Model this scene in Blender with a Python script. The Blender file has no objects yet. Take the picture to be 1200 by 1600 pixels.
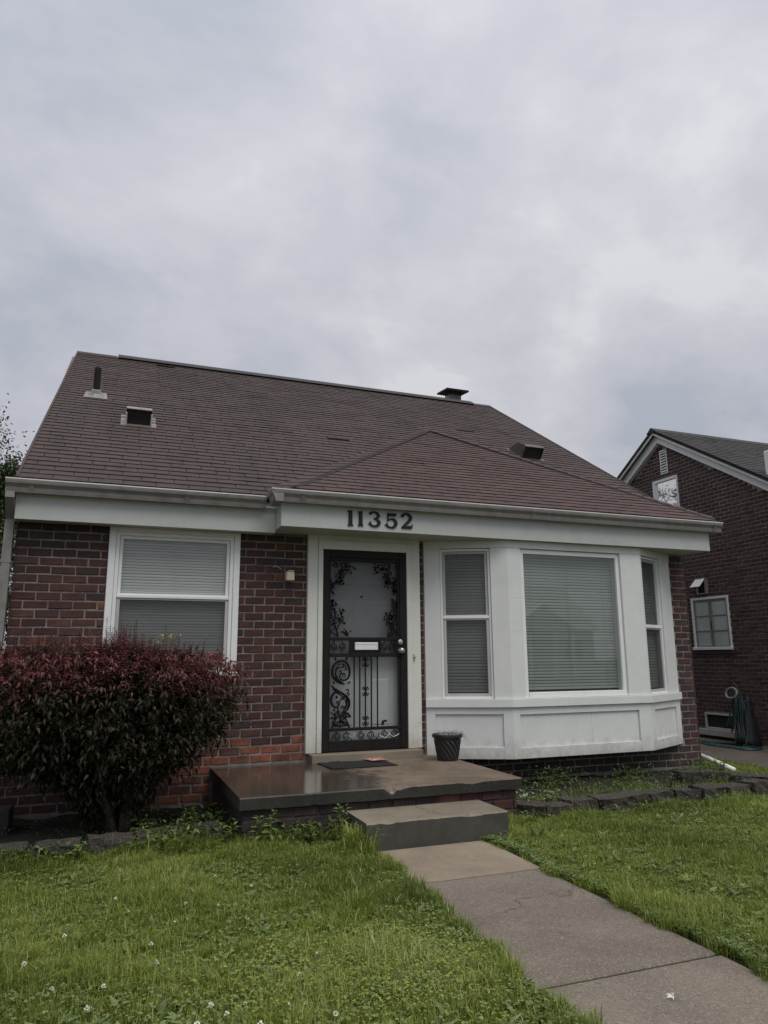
import bpy, bmesh, math, random
import numpy as np
from mathutils import Vector, Matrix

rnd = random.Random(11)
npr = np.random.default_rng(11)
SC = bpy.context.scene
COL = SC.collection

# ------------------------------------------------------------------ camera
cam = bpy.data.cameras.new('camera')
cam.sensor_fit = 'VERTICAL'
cam.sensor_height = 36.0
cam.lens = 36.0 * 1121.45 / 1600.0
cam.clip_start = 0.05
cam.clip_end = 2000.0
camo = bpy.data.objects.new('camera', cam)
COL.objects.link(camo)
CR = Vector((0.93473576, -0.35529194, -0.0060586))
CU = Vector((-0.06492022, -0.18751165, 0.98011466))
CF = Vector((0.34936289, 0.91575489, 0.19833947))
CAMP = Vector((0.0, -7.354531, 1.237279))
M4 = Matrix((CR, CU, -CF)).transposed().to_4x4()
M4.translation = CAMP
camo.matrix_world = M4
SC.camera = camo

# ------------------------------------------------------------------ light
SUN_DIR = Vector((0.10, -0.50, 0.95)).normalized()      # towards the sun behind the cloud
world = bpy.data.worlds.new('World')
SC.world = world
world.use_nodes = True
nt = world.node_tree
nt.nodes.clear()
def wn(t, **kw):
    n = nt.nodes.new(t)
    for k, v in kw.items(): setattr(n, k, v)
    return n
out = wn('ShaderNodeOutputWorld')
bg = wn('ShaderNodeBackground'); bg.inputs['Strength'].default_value = 0.1
sky = wn('ShaderNodeTexSky', sky_type='NISHITA', sun_disc=False)
sky.sun_elevation = math.asin(SUN_DIR.z)
sky.sun_rotation = math.atan2(SUN_DIR.x, SUN_DIR.y)
tc = wn('ShaderNodeTexCoord')
sep = wn('ShaderNodeSeparateXYZ')
nt.links.new(tc.outputs['Generated'], sep.inputs[0])
def wmath(op, a, b=None, clamp=False):
    n = wn('ShaderNodeMath', operation=op, use_clamp=clamp)
    for i, v in enumerate((a, b)):
        if v is None: continue
        if isinstance(v, (int, float)): n.inputs[i].default_value = v
        else: nt.links.new(v, n.inputs[i])
    return n.outputs[0]
zc = wmath('MAXIMUM', sep.outputs['Z'], 0.0)
den = wmath('ADD', zc, 0.42)
comb = wn('ShaderNodeCombineXYZ')
nt.links.new(wmath('DIVIDE', sep.outputs['X'], den), comb.inputs[0])
nt.links.new(wmath('DIVIDE', sep.outputs['Y'], den), comb.inputs[1])
mp = wn('ShaderNodeMapping')
mp.inputs['Rotation'].default_value = (0, 0, math.radians(24))
mp.inputs['Scale'].default_value = (1.25, 1.45, 1)
mp.inputs['Location'].default_value = (5.3, -1.2, 0)
nt.links.new(comb.outputs[0], mp.inputs[0])
def wnoise(scale, detail, rough, dist, vec=None):
    n = wn('ShaderNodeTexNoise')
    n.inputs['Scale'].default_value = scale
    n.inputs['Detail'].default_value = detail
    n.inputs['Roughness'].default_value = rough
    n.inputs['Distortion'].default_value = dist
    nt.links.new(vec or mp.outputs[0], n.inputs['Vector'])
    return n.outputs['Fac']
n1 = wnoise(1.0, 7, 0.55, 0.15)
n2 = wnoise(3.2, 9, 0.58, 0.25)
mix = wmath('ADD', wmath('MULTIPLY', n1, 0.66), wmath('MULTIPLY', n2, 0.34))
ramp = wn('ShaderNodeValToRGB')
cr = ramp.color_ramp
cr.elements[0].position = 0.41; cr.elements[0].color = (0.80, 0.85, 0.97, 1)
cr.elements[1].position = 0.60; cr.elements[1].color = (1.24, 1.25, 1.31, 1)
e = cr.elements.new(0.485); e.color = (0.965, 0.985, 1.085, 1)
e = cr.elements.new(0.555); e.color = (1.105, 1.11, 1.19, 1)
nt.links.new(mix, ramp.inputs[0])
grad = wmath('ADD', wmath('MULTIPLY', zc, 2.4), 3.42)   # overcast: brighter overhead
sc_ = wn('ShaderNodeVectorMath', operation='SCALE')
nt.links.new(ramp.outputs[0], sc_.inputs[0]); nt.links.new(grad, sc_.inputs['Scale'])
mx = wn('ShaderNodeMix', data_type='RGBA'); mx.inputs[0].default_value = 0.95
nt.links.new(sky.outputs[0], mx.inputs[6]); nt.links.new(sc_.outputs[0], mx.inputs[7])
nt.links.new(mx.outputs[2], bg.inputs['Color'])
nt.links.new(bg.outputs[0], out.inputs['Surface'])

sun = bpy.data.lights.new('sun', 'SUN')
sun.energy = 1.5
sun.angle = math.radians(40)
sun.color = (1.0, 0.95, 0.88)
suno = bpy.data.objects.new('sun', sun)
COL.objects.link(suno)
suno.rotation_euler = (-SUN_DIR).to_track_quat('-Z', 'Y').to_euler()

vs = SC.view_settings
vs.view_transform = 'Standard'; vs.look = 'None'; vs.exposure = 0.35; vs.gamma = 1.0
vs.use_curve_mapping = False

# ------------------------------------------------------------------ materials
class NT:
    def __init__(s, name):
        s.m = bpy.data.materials.new(name); s.m.use_nodes = True
        s.t = s.m.node_tree; s.t.nodes.clear()
        s.o = s.n('ShaderNodeOutputMaterial')
        s.b = s.n('ShaderNodeBsdfPrincipled')
        s.l(s.b.outputs[0], s.o.inputs[0])
    def n(s, t, **kw):
        n = s.t.nodes.new(t)
        for k, v in kw.items(): setattr(n, k, v)
        return n
    def l(s, a, b): s.t.links.new(a, b)
    def set(s, **kw):
        for k, v in kw.items(): s.b.inputs[k.replace('_', ' ')].default_value = v
        return s
    def pos(s):
        g = s.n('ShaderNodeNewGeometry'); return g.outputs['Position']
    def obj(s):
        g = s.n('ShaderNodeTexCoord'); return g.outputs['Object']
    def noise(s, scale, detail=5, rough=.55, vec=None, dist=0.0, sc=None):
        n = s.n('ShaderNodeTexNoise')
        n.inputs['Scale'].default_value = scale; n.inputs['Detail'].default_value = detail
        n.inputs['Roughness'].default_value = rough; n.inputs['Distortion'].default_value = dist
        v = vec or s.pos()
        if sc:
            mpn = s.n('ShaderNodeMapping'); mpn.inputs['Scale'].default_value = sc
            s.l(v, mpn.inputs[0]); v = mpn.outputs[0]
        s.l(v, n.inputs['Vector']); return n.outputs['Fac']
    def ramp(s, fac, stops):
        r = s.n('ShaderNodeValToRGB'); c = r.color_ramp
        while len(c.elements) < len(stops): c.elements.new(0.5)
        for e_, (p, col) in zip(c.elements, stops):
            e_.position = p
            e_.color = (*col, 1) if hasattr(col, '__len__') else (col, col, col, 1)
        s.l(fac, r.inputs[0]); return r.outputs[0]
    def math(s, op, a, b=None, clamp=False):
        n = s.n('ShaderNodeMath', operation=op, use_clamp=clamp)
        for i, v in enumerate((a, b)):
            if v is None: continue
            if isinstance(v, (int, float)): n.inputs[i].default_value = v
            else: s.l(v, n.inputs[i])
        return n.outputs[0]
    def mix(s, fac, a, b, mode='MIX'):
        n = s.n('ShaderNodeMix', data_type='RGBA', blend_type=mode)
        for i, v in ((0, fac), (6, a), (7, b)):
            if isinstance(v, (int, float)): n.inputs[i].default_value = v
            elif isinstance(v, tuple): n.inputs[i].default_value = (*v, 1)
            else: s.l(v, n.inputs[i])
        return n.outputs[2]
    def rand(s):
        oi = s.n('ShaderNodeObjectInfo'); g = s.n('ShaderNodeNewGeometry')
        return s.math('FRACT', s.math('ADD', oi.outputs['Random'], g.outputs['Random Per Island']))
    def attr(s, name):
        a = s.n('ShaderNodeAttribute', attribute_name=name); return a.outputs['Fac']
    def color(s, c): s.l(c, s.b.inputs['Base Color']); return s
    def rough(s, c): s.l(c, s.b.inputs['Roughness']); return s
    def bump(s, h, strength=.3, dist=.01):
        b = s.n('ShaderNodeBump'); b.inputs['Strength'].default_value = strength; b.inputs['Distance'].default_value = dist
        s.l(h, b.inputs['Height']); s.l(b.outputs[0], s.b.inputs['Normal']); return s

def paint(name, col, dirt=(.5, .5, .45), amt=.35, rough=.45, scale=3.0, streak=True, splash=None):
    m = NT(name)
    a = m.noise(scale, 6, .6)
    b = m.noise(14, 5, .6, sc=(1, 1, .12)) if streak else m.noise(9, 5, .6)
    f = m.ramp(m.math('MULTIPLY', a, b), [(.16, 0.0), (.42, 1.0)])
    dc = tuple(c * d for c, d in zip(col, dirt))
    c = m.mix(m.math('MULTIPLY', f, amt), col, dc)
    dr_ = m.ramp(m.noise(7, 4, .6, sc=(3.2, 3.2, .22)), [(.60, 0.0), (.74, 1.0)])
    c = m.mix(m.math('MULTIPLY', dr_, amt * .45), c, tuple(q * .8 for q in dc))
    sp = m.ramp(m.noise(55, 3, .7), [(.72, 0.0), (.78, 1.0)])
    c = m.mix(m.math('MULTIPLY', sp, amt * .6), c, dc)
    if splash:      # rain-splashed soil, thinning upwards
        sz = m.n('ShaderNodeSeparateXYZ'); m.l(m.pos(), sz.inputs[0])
        g = m.math('DIVIDE', m.math('SUBTRACT', splash[1], sz.outputs[2]), splash[1] - splash[0], True)
        f2 = m.ramp(m.math('ADD', m.math('MULTIPLY', g, .55), m.math('MULTIPLY', m.noise(9, 6, .75), .75)), [(.62, 0.0), (.95, 1.0)])
        c = m.mix(m.math('MULTIPLY', f2, .55), c, (.30, .265, .21))
    m.color(c).set(Roughness=rough)
    m.bump(m.math('ADD', m.math('MULTIPLY', m.noise(2.4, 3, .5), 1.0), m.math('MULTIPLY', m.noise(40, 4, .6), .04)), .22, .03)
    return m.m

def flat(name, col, rough=.5, metal=0.0, var=.25, scale=12, spec=.5):
    m = NT(name)
    f = m.noise(scale, 5, .6)
    c = m.mix(m.ramp(f, [(.3, 0.0), (.7, 1.0)]), tuple(x * (1 - var) for x in col), tuple(min(1, x * (1 + var)) for x in col))
    m.color(c).set(Roughness=rough, Metallic=metal)
    m.b.inputs['Specular IOR Level'].default_value = spec
    return m.m

def brick_mat(name, stops, soot=.4, orange=0.0):
    m = NT(name)
    r = m.rand()
    c = m.ramp(r, stops)
    n = m.noise(9, 6, .65)
    c = m.mix(m.math('MULTIPLY', m.ramp(n, [(.38, 1.0), (.62, 0.0)]), soot), c, (.018, .014, .015))
    n2 = m.noise(60, 4, .7)
    c = m.mix(m.math('MULTIPLY', m.ramp(n2, [(.60, 0.0), (.72, 1.0)]), .35), c, (.20, .16, .145))
    n3 = m.ramp(m.noise(5.2, 5, .7), [(.70, 0.0), (.74, 1.0)])
    c = m.mix(m.math('MULTIPLY', n3, .42), c, (.33, .30, .28))
    m.color(c).set(Roughness=.85)
    m.bump(m.noise(85, 5, .7), .5, .006)
    return m.m
R3 = lambda *a: a
MB_RED = brick_mat('brick_dark_red', [(0, (0.0634, 0.0216, 0.0194)), (.22, (0.0806, 0.0302, 0.0245)), (.42, (0.0504, 0.0194, 0.0194)), (.60, (0.0922, 0.0374, 0.0288)), (.74, (0.0374, 0.0194, 0.0216)), (.88, (0.0706, 0.0331, 0.0259)), (1, (0.1080, 0.0461, 0.0331))], soot=.5)
MB_GREY = brick_mat('brick_weathered_brown', [(0, (0.0592, 0.0362, 0.0320)), (.4, (0.0418, 0.0292, 0.0279)), (.7, (0.0732, 0.0474, 0.0383)), (1, (0.0348, 0.0244, 0.0244))], soot=.55)
MB_ORANGE = brick_mat('brick_orange', [(0, (0.2520, 0.0840, 0.0441)), (.35, (0.3120, 0.1064, 0.0525)), (.6, (0.1440, 0.0515, 0.0336)), (.8, (0.2160, 0.0717, 0.0420)), (1, (0.0900, 0.0403, 0.0315))], soot=.65)
MB_STAIN_SHADE = brick_mat('brick_stained_shaded', [(0, (.035, .025, .024)), (.6, (.055, .034, .03)), (1, (.025, .02, .02))], soot=.7)  # near-black brick: stain plus shade painted into the colour
MB_NEIGH = brick_mat('brick_purple_brown', [(0, (0.0796, 0.0378, 0.0368)), (.35, (0.0546, 0.0298, 0.0329)), (.65, (0.1044, 0.0546, 0.0477)), (1, (0.0417, 0.0259, 0.0298))], soot=.35)

def mortar_mat(name, a, b):
    m = NT(name)
    m.color(m.ramp(m.math('ADD', m.math('MULTIPLY', m.noise(2.2, 6, .7), .6), m.math('MULTIPLY', m.noise(16, 4, .7), .4)), [(.36, a), (.62, b)])).set(Roughness=.95)
    m.bump(m.noise(120, 4, .7), .5, .005); return m.m
M_MORTAR = mortar_mat('mortar', (0.1040, 0.0896, 0.0800), (0.2640, 0.2360, 0.2160))
M_MORTAR_D = mortar_mat('dark_shade_mortar', (.030, .027, .024), (.075, .065, .058))  # porch base mortar, darkened to hold the deep shade beside the porch
M_MORTAR_N = mortar_mat('mortar_neighbour', (0.1938, 0.1684, 0.1530), (0.3672, 0.3314, 0.3060))

def shingle_mat(name, stops, wear, dark, grit):
    m = NT(name)
    c = m.ramp(m.rand(), stops)
    g = m.noise(420, 2, .8)
    c = m.mix(m.ramp(g, [(.35, 0.0), (.7, .5)]), c, grit)
    w = m.ramp(m.noise(.8, 6, .65), [(.42, 0.0), (.62, 1.0)])
    c = m.mix(m.math('MULTIPLY', w, .55), c, wear)
    s = m.ramp(m.noise(2.6, 6, .65, sc=(1.8, .30, .42)), [(.50, 0.0), (.68, 1.0)])
    c = m.mix(m.math('MULTIPLY', s, .5), c, dark)
    s2 = m.ramp(m.noise(7, 6, .7, sc=(1.0, .5, .6)), [(.55, 0.0), (.75, 1.0)])
    c = m.mix(m.math('MULTIPLY', s2, .4), c, tuple(x * 1.5 for x in wear))
    m.color(c).set(Roughness=.8)
    m.bump(m.noise(350, 3, .8), .35, .004)
    return m.m
M_SHIN = shingle_mat('asphalt_shingle_brown', [(0, (0.0434, 0.0262, 0.0246)), (.3, (0.0515, 0.0311, 0.0284)), (.5, (0.0378, 0.0234, 0.0228)), (.7, (0.0475, 0.0284, 0.0268)), (1, (0.0561, 0.0334, 0.0301))], (0.0486, 0.0378, 0.0340), (0.0263, 0.0183, 0.0179), (0.1201, 0.0890, 0.0836))
M_SHIN2 = shingle_mat('asphalt_shingle_reddish', [(0, (0.0531, 0.0275, 0.0247)), (.3, (0.0627, 0.0326, 0.0287)), (.5, (0.0458, 0.0246, 0.0229)), (.7, (0.0579, 0.0304, 0.0276)), (1, (0.0675, 0.0355, 0.0316))], (0.0572, 0.0377, 0.0333), (0.0338, 0.0206, 0.0195), (0.1386, 0.0945, 0.0860))
M_SHIN_N = shingle_mat('asphalt_shingle_dark', [(0, (0.0240, 0.0232, 0.0240)), (.5, (0.0336, 0.0320, 0.0328)), (1, (0.0192, 0.0184, 0.0192))], (0.0400, 0.0384, 0.0376), (0.0144, 0.0136, 0.0144), (0.0800, 0.0800, 0.0800))
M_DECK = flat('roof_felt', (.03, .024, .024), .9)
M_WHITE = paint('white_aluminium_cladding', (0.6741, 0.6934, 0.6837), amt=.16, rough=.40, scale=1.6, streak=False, splash=(.16, .50))
M_FASCIA = paint('white_fascia_paint', (0.4752, 0.4950, 0.4792), amt=.20, rough=.5, scale=1.2, streak=False)
M_CREAM = paint('cream_casing_paint', (0.6694, 0.6792, 0.6300), amt=.18, rough=.5, scale=1.5, streak=False, splash=(.28, .75))
M_SOFFIT = paint('soffit_paint', (.50, .50, .44), amt=.5, rough=.7, streak=False)
M_GUTTER = paint('aged_gutter_metal', (0.2495, 0.2406, 0.2287), dirt=(0.2673, 0.2495, 0.2257), amt=.5, rough=.38, scale=.9, streak=False)
M_GUTLIP = paint('gutter_lip_highlight', (0.5940, 0.5850, 0.5715), dirt=(0.4500, 0.4230, 0.3780), amt=.25, rough=.4, scale=1.5, streak=False)  # paler than the gutter face: the lip's highlight is put into the colour
M_VINYL = paint('white_window_vinyl', (0.7762, 0.7961, 0.7912), amt=.15, rough=.35)
M_STORM = paint('storm_window_aluminium', (.47, .47, .455), amt=.4, rough=.35)
M_SLAT = NT('blind_slat').set(Roughness=.55)
M_SLAT.color(M_SLAT.mix(M_SLAT.rand(), (.40, .405, .395), (.47, .475, .46))); M_SLAT = M_SLAT.m
M_SLATG = NT('blind_slat_greenish').set(Roughness=.5)
M_SLATG.color(M_SLATG.mix(M_SLATG.rand(), (.40, .425, .41), (.48, .505, .49))); M_SLATG = M_SLATG.m
M_BLACK = flat('black_painted_iron', (.008, .007, .007), .6, spec=.2)
M_DIRON = flat('dark_bronze_door_frame', (.013, .011, .0105), .55, spec=.22)
M_DOOR = paint('white_entry_door', (0.5160, 0.5280, 0.5340), amt=.12, rough=.5, streak=False)
M_DARK = flat('dark_interior', (.02, .02, .02), .95)
M_NUM = flat('black_number_plastic', (.010, .010, .011), .55, spec=.3)
M_TIN = flat('galvanised_metal', (.42, .41, .40), .45, .6)
M_BRONZEVENT = flat('brown_painted_vent_metal', (.11, .085, .078), .4, .2)
M_HOOD = flat('pale_brown_vent_hood', (.27, .235, .22), .4, .2)
M_BLACKV = flat('black_vent_plastic', (.018, .017, .017), .6)
M_KNOB = flat('brushed_nickel', (.45, .44, .42), .3, .9)
M_WHITEPL = flat('white_plastic', (.74, .745, .74), .4, var=.06)
M_CREAMPL = flat('cream_plastic', (.62, .58, .44), .5, var=.1)
M_POT = flat('black_pot_plastic', (.020, .020, .022), .38)
M_SOILPOT = flat('dry_potting_soil', (.06, .045, .035), .95, var=.5, scale=80)
M_DRIED = flat('dried_silver_stem', (.33, .33, .30), .8)
M_MAT = flat('black_rubber_mat', (.012, .013, .015), .75, var=.3, scale=90)
M_HOSE = flat('green_garden_hose', (.015, .06, .05), .45)
M_HOSEB = flat('dark_green_hose', (.018, .036, .034), .5)
M_COVER = flat('dark_plastic_cover', (.012, .014, .018), .55, var=.4, scale=10)

def glass_mat(name, tint=(1, 1, 1), refl=1.0):
    m = NT(name); m.t.nodes.remove(m.b)
    tr = m.n('ShaderNodeBsdfTransparent'); tr.inputs[0].default_value = (*tint, 1)
    gl = m.n('ShaderNodeBsdfGlossy'); gl.inputs['Roughness'].default_value = 0.015
    lw = m.n('ShaderNodeLayerWeight'); lw.inputs[0].default_value = .5
    mxs = m.n('ShaderNodeMixShader')
    sch = m.math('ADD', m.math('MULTIPLY', m.math('POWER', lw.outputs['Facing'], 5.0), .955), .045)
    m.l(m.math('MULTIPLY', sch, 1.9 * refl, clamp=True), mxs.inputs[0])
    m.l(tr.outputs[0], mxs.inputs[1]); m.l(gl.outputs[0], mxs.inputs[2]); m.l(mxs.outputs[0], m.o.inputs[0])
    return m.m
M_GLASS = glass_mat('window_glass', (.88, .92, .90))
M_GLASSN = glass_mat('neighbour_glass', (.55, .58, .58), 9)
M_GLASSG = glass_mat('tinted_picture_glass', (.70, .74, .715), 1.15)
M_GLASSD = glass_mat('storm_door_glass', (.9, .92, .92), .55)
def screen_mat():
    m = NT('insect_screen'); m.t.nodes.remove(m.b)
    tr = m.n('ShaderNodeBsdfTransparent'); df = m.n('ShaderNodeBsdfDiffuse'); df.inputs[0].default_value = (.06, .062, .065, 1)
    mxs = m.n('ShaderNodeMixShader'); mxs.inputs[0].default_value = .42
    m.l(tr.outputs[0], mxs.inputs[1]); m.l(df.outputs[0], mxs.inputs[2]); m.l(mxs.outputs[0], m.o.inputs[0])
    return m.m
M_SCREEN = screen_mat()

def concrete(name, a, b, dark, wet=0.0, speck=.35, rough=.85, stain=(.40, .62), crack=0.0):
    m = NT(name)
    c = m.ramp(m.noise(2.2, 7, .65), [(.3, a), (.7, b)])
    st = m.ramp(m.noise(1.3, 7, .7, dist=.4), [(stain[0], 1.0), (stain[1], 0.0)])
    c = m.mix(m.math('MULTIPLY', st, .75), c, dark)
    v = m.n('ShaderNodeTexVoronoi'); v.inputs['Scale'].default_value = 150; m.l(m.pos(), v.inputs['Vector'])
    sp = m.n('ShaderNodeSeparateColor'); m.l(v.outputs['Color'], sp.inputs[0])
    c = m.mix(m.math('MULTIPLY', m.ramp(sp.outputs[0], [(.72, 0.0), (.95, 1.0)]), speck), c, (.36, .31, .27))
    c = m.mix(m.math('MULTIPLY', m.ramp(sp.outputs[1], [(.75, 0.0), (.95, 1.0)]), speck), c, (.045, .036, .032))
    if crack:
        vd = m.n('ShaderNodeVectorMath', operation='ADD'); nn_ = m.n('ShaderNodeTexNoise'); nn_.inputs['Scale'].default_value = 3.5; nn_.inputs['Detail'].default_value = 6
        m.l(m.pos(), nn_.inputs['Vector']); sc2 = m.n('ShaderNodeVectorMath', operation='SCALE'); sc2.inputs['Scale'].default_value = .5
        m.l(nn_.outputs['Color'], sc2.inputs[0]); m.l(m.pos(), vd.inputs[0]); m.l(sc2.outputs[0], vd.inputs[1])
        vc = m.n('ShaderNodeTexVoronoi', feature='DISTANCE_TO_EDGE'); vc.inputs['Scale'].default_value = crack; m.l(vd.outputs[0], vc.inputs['Vector'])
        ck = m.math('MULTIPLY', m.ramp(vc.outputs['Distance'], [(.0, 1.0), (.006, 0.0)]), m.ramp(m.noise(1.1, 3, .5), [(.50, 0.0), (.60, 1.0)]))
        c = m.mix(m.math('MULTIPLY', ck, .8), c, (.03, .025, .02))
        sb_ = m.ramp(m.noise(5.5, 6, .7), [(.60, 0.0), (.72, 1.0)]); c = m.mix(m.math('MULTIPLY', sb_, .5), c, tuple(q * .6 for q in dark))
        sl_ = m.ramp(m.noise(3.1, 6, .7, sc=(1, 1, 1)), [(.62, 0.0), (.74, 1.0)]); c = m.mix(m.math('MULTIPLY', sl_, .35), c, tuple(q * 1.25 for q in b))
    m.color(c)
    if wet:
        m.rough(m.ramp(m.noise(1.6, 5, .6), [(.40, .14), (.60, rough)]))
        m.b.inputs['Specular IOR Level'].default_value = .6
    else: m.set(Roughness=rough)
    m.bump(m.noise(140, 5, .75), .45, .005)
    return m.m
M_PORCH = concrete('wet_porch_concrete', (.150, .112, .076), (.215, .165, .115), (.075, .055, .038), wet=0, speck=.22, stain=(.40, .58))
def wet_down(mat, x0, x1):
    """rain-wet end of the slab: darker and mirror-smooth, with an irregular border"""
    t = mat.node_tree; b = next(n for n in t.nodes if n.type == 'BSDF_PRINCIPLED')
    m = NT.__new__(NT); m.m = mat; m.t = t; m.b = b
    sp = m.n('ShaderNodeSeparateXYZ'); m.l(m.pos(), sp.inputs[0])
    f = m.math('DIVIDE', m.math('SUBTRACT', sp.outputs[0], x0), x1 - x0)
    f = m.math('ADD', f, m.math('MULTIPLY', m.math('SUBTRACT', m.noise(3.4, 8, .68), .5), 2.6))
    w = m.ramp(f, [(.25, 1.0), (.75, 0.0)])
    src = b.inputs['Base Color'].links[0].from_socket
    m.l(m.mix(m.math('MULTIPLY', w, .72), src, (.020, .017, .015)), b.inputs['Base Color'])
    m.l(m.ramp(w, [(0.0, .75), (.45, .38), (.8, .17), (1.0, .12)]), b.inputs['Roughness'])
    bp_ = next(n for n in t.nodes if n.type == 'BUMP'); m.l(m.ramp(w, [(0.0, .45), (1.0, .05)]), bp_.inputs['Strength'])
wet_down(M_PORCH, 1.9, 2.6)
M_PORCHW = concrete('porch_slab_wet_end', (.055, .042, .035), (.085, .066, .054), (.03, .024, .021), wet=1, speck=.15)
M_RISERP = concrete('stained_shaded_slab_edge', (.020, .020, .017), (.042, .040, .033), (.010, .011, .009), speck=.06, stain=(.45, .65))
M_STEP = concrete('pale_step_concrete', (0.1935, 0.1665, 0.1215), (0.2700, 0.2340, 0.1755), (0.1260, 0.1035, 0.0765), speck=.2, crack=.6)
M_RISER = concrete('dark_riser_concrete', (0.0595, 0.0581, 0.0490), (0.0910, 0.0868, 0.0735), (0.0315, 0.0336, 0.0266), speck=.03, stain=(.45, .65))  # darker concrete for the step's vertical faces
M_PAD = concrete('pale_pad_concrete', (0.2376, 0.1954, 0.1408), (0.3080, 0.2552, 0.1892), (0.1672, 0.1338, 0.0950), speck=.22, crack=.3)
M_WALK = concrete('exposed_aggregate_walk', (0.1720, 0.1443, 0.1116), (0.2193, 0.1848, 0.1458), (0.1247, 0.1038, 0.0810), speck=.42, crack=.45)
M_DRIVE = concrete('old_driveway_concrete', (0.0808, 0.0663, 0.0561), (0.1190, 0.0978, 0.0850), (0.0510, 0.0425, 0.0365), speck=.3)
M_THRESH = concrete('tan_threshold', (.20, .17, .125), (.24, .21, .16), (.15, .125, .095), speck=.12)
M_EDGE = concrete('mossy_edging_block', (0.0223, 0.0178, 0.0134), (0.0418, 0.0335, 0.0246), (0.0122, 0.0134, 0.0078), speck=.25)
M_SOIL = NT('bed_soil'); M_SOIL.color(M_SOIL.ramp(M_SOIL.noise(14, 6, .7), [(.3, (.006, .005, .004)), (.7, (.020, .016, .012))])).set(Roughness=.95); M_SOIL.bump(M_SOIL.noise(40, 6, .7), 1, .03); M_SOIL = M_SOIL.m
M_GROUND = NT('turf_ground'); M_GROUND.color(M_GROUND.ramp(M_GROUND.noise(3, 7, .7), [(.3, (.030, .040, .012)), (.7, (.060, .075, .022))])).set(Roughness=.95); M_GROUND.bump(M_GROUND.noise(60, 6, .7), 1, .03); M_GROUND = M_GROUND.m

def leaf_mat(name, stops, rough=.5, trans=.25, spec=.4):
    m = NT(name)
    c = m.ramp(m.attr('tint'), stops)
    c = m.mix(m.math('MULTIPLY', m.noise(60, 3, .6), .35), c, tuple(x * .6 for x in stops[len(stops) // 2][1]))
    m.color(c).set(Roughness=rough); m.b.inputs['Specular IOR Level'].default_value = spec
    tl = m.n('ShaderNodeBsdfTranslucent'); m.l(c, tl.inputs[0])
    ms = m.n('ShaderNodeMixShader'); ms.inputs[0].default_value = trans
    m.l(m.b.outputs[0], ms.inputs[1]); m.l(tl.outputs[0], ms.inputs[2]); m.l(ms.outputs[0], m.o.inputs[0])
    return m.m
M_GRASS = leaf_mat('grass_blade', [(0, (0.0781, 0.1139, 0.0190)), (.35, (0.1757, 0.2327, 0.0380)), (.62, (0.2635, 0.3267, 0.0627)), (.82, (0.3709, 0.4257, 0.1092)), (1, (0.5466, 0.5247, 0.2850))], .45, .36)
M_CLOVER = leaf_mat('clover_leaf', [(0, (0.0964, 0.1515, 0.0427)), (.4, (0.1674, 0.2351, 0.0712)), (.7, (0.2436, 0.3135, 0.1187)), (.9, (0.3450, 0.3971, 0.0665)), (1, (0.4262, 0.4389, 0.0665))], .45, .3)
M_WEED = leaf_mat('weed_leaf', [(0, (.036, .062, .018)), (.5, (.11, .165, .045)), (1, (.26, .34, .10))], .45, .28)
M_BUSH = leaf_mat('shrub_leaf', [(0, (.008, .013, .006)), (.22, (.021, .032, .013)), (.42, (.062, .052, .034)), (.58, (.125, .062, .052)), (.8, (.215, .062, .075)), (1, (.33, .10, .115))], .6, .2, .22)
M_TREE = leaf_mat('tree_leaf', [(0, (.035, .055, .018)), (.5, (.07, .10, .034)), (1, (.13, .165, .065))], .5, .2)
M_STEM = flat('shrub_wood', (.022, .016, .013), .9)
M_BARK = flat('tree_bark', (.07, .055, .042), .9)
M_PETAL = flat('white_petal', (.70, .71, .62), .7, var=.15)
M_HOSTA = leaf_mat('variegated_leaf', [(0, (.10, .17, .05)), (1, (.45, .48, .33))], .45, .2)

def paper_mat():
    m = NT('red_flyer_paper')
    v = m.noise(26, 3, .5)
    m.color(m.ramp(v, [(.46, (.42, .05, .035)), (.52, (.62, .42, .38))])).set(Roughness=.5)
    return m.m
M_PAPER = paper_mat()
M_SASHN = flat('grey_steel_sash', (.20, .20, .20), .5)
M_CURT = flat('pale_curtain', (.74, .75, .75), .8, var=.06, scale=5)

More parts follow.
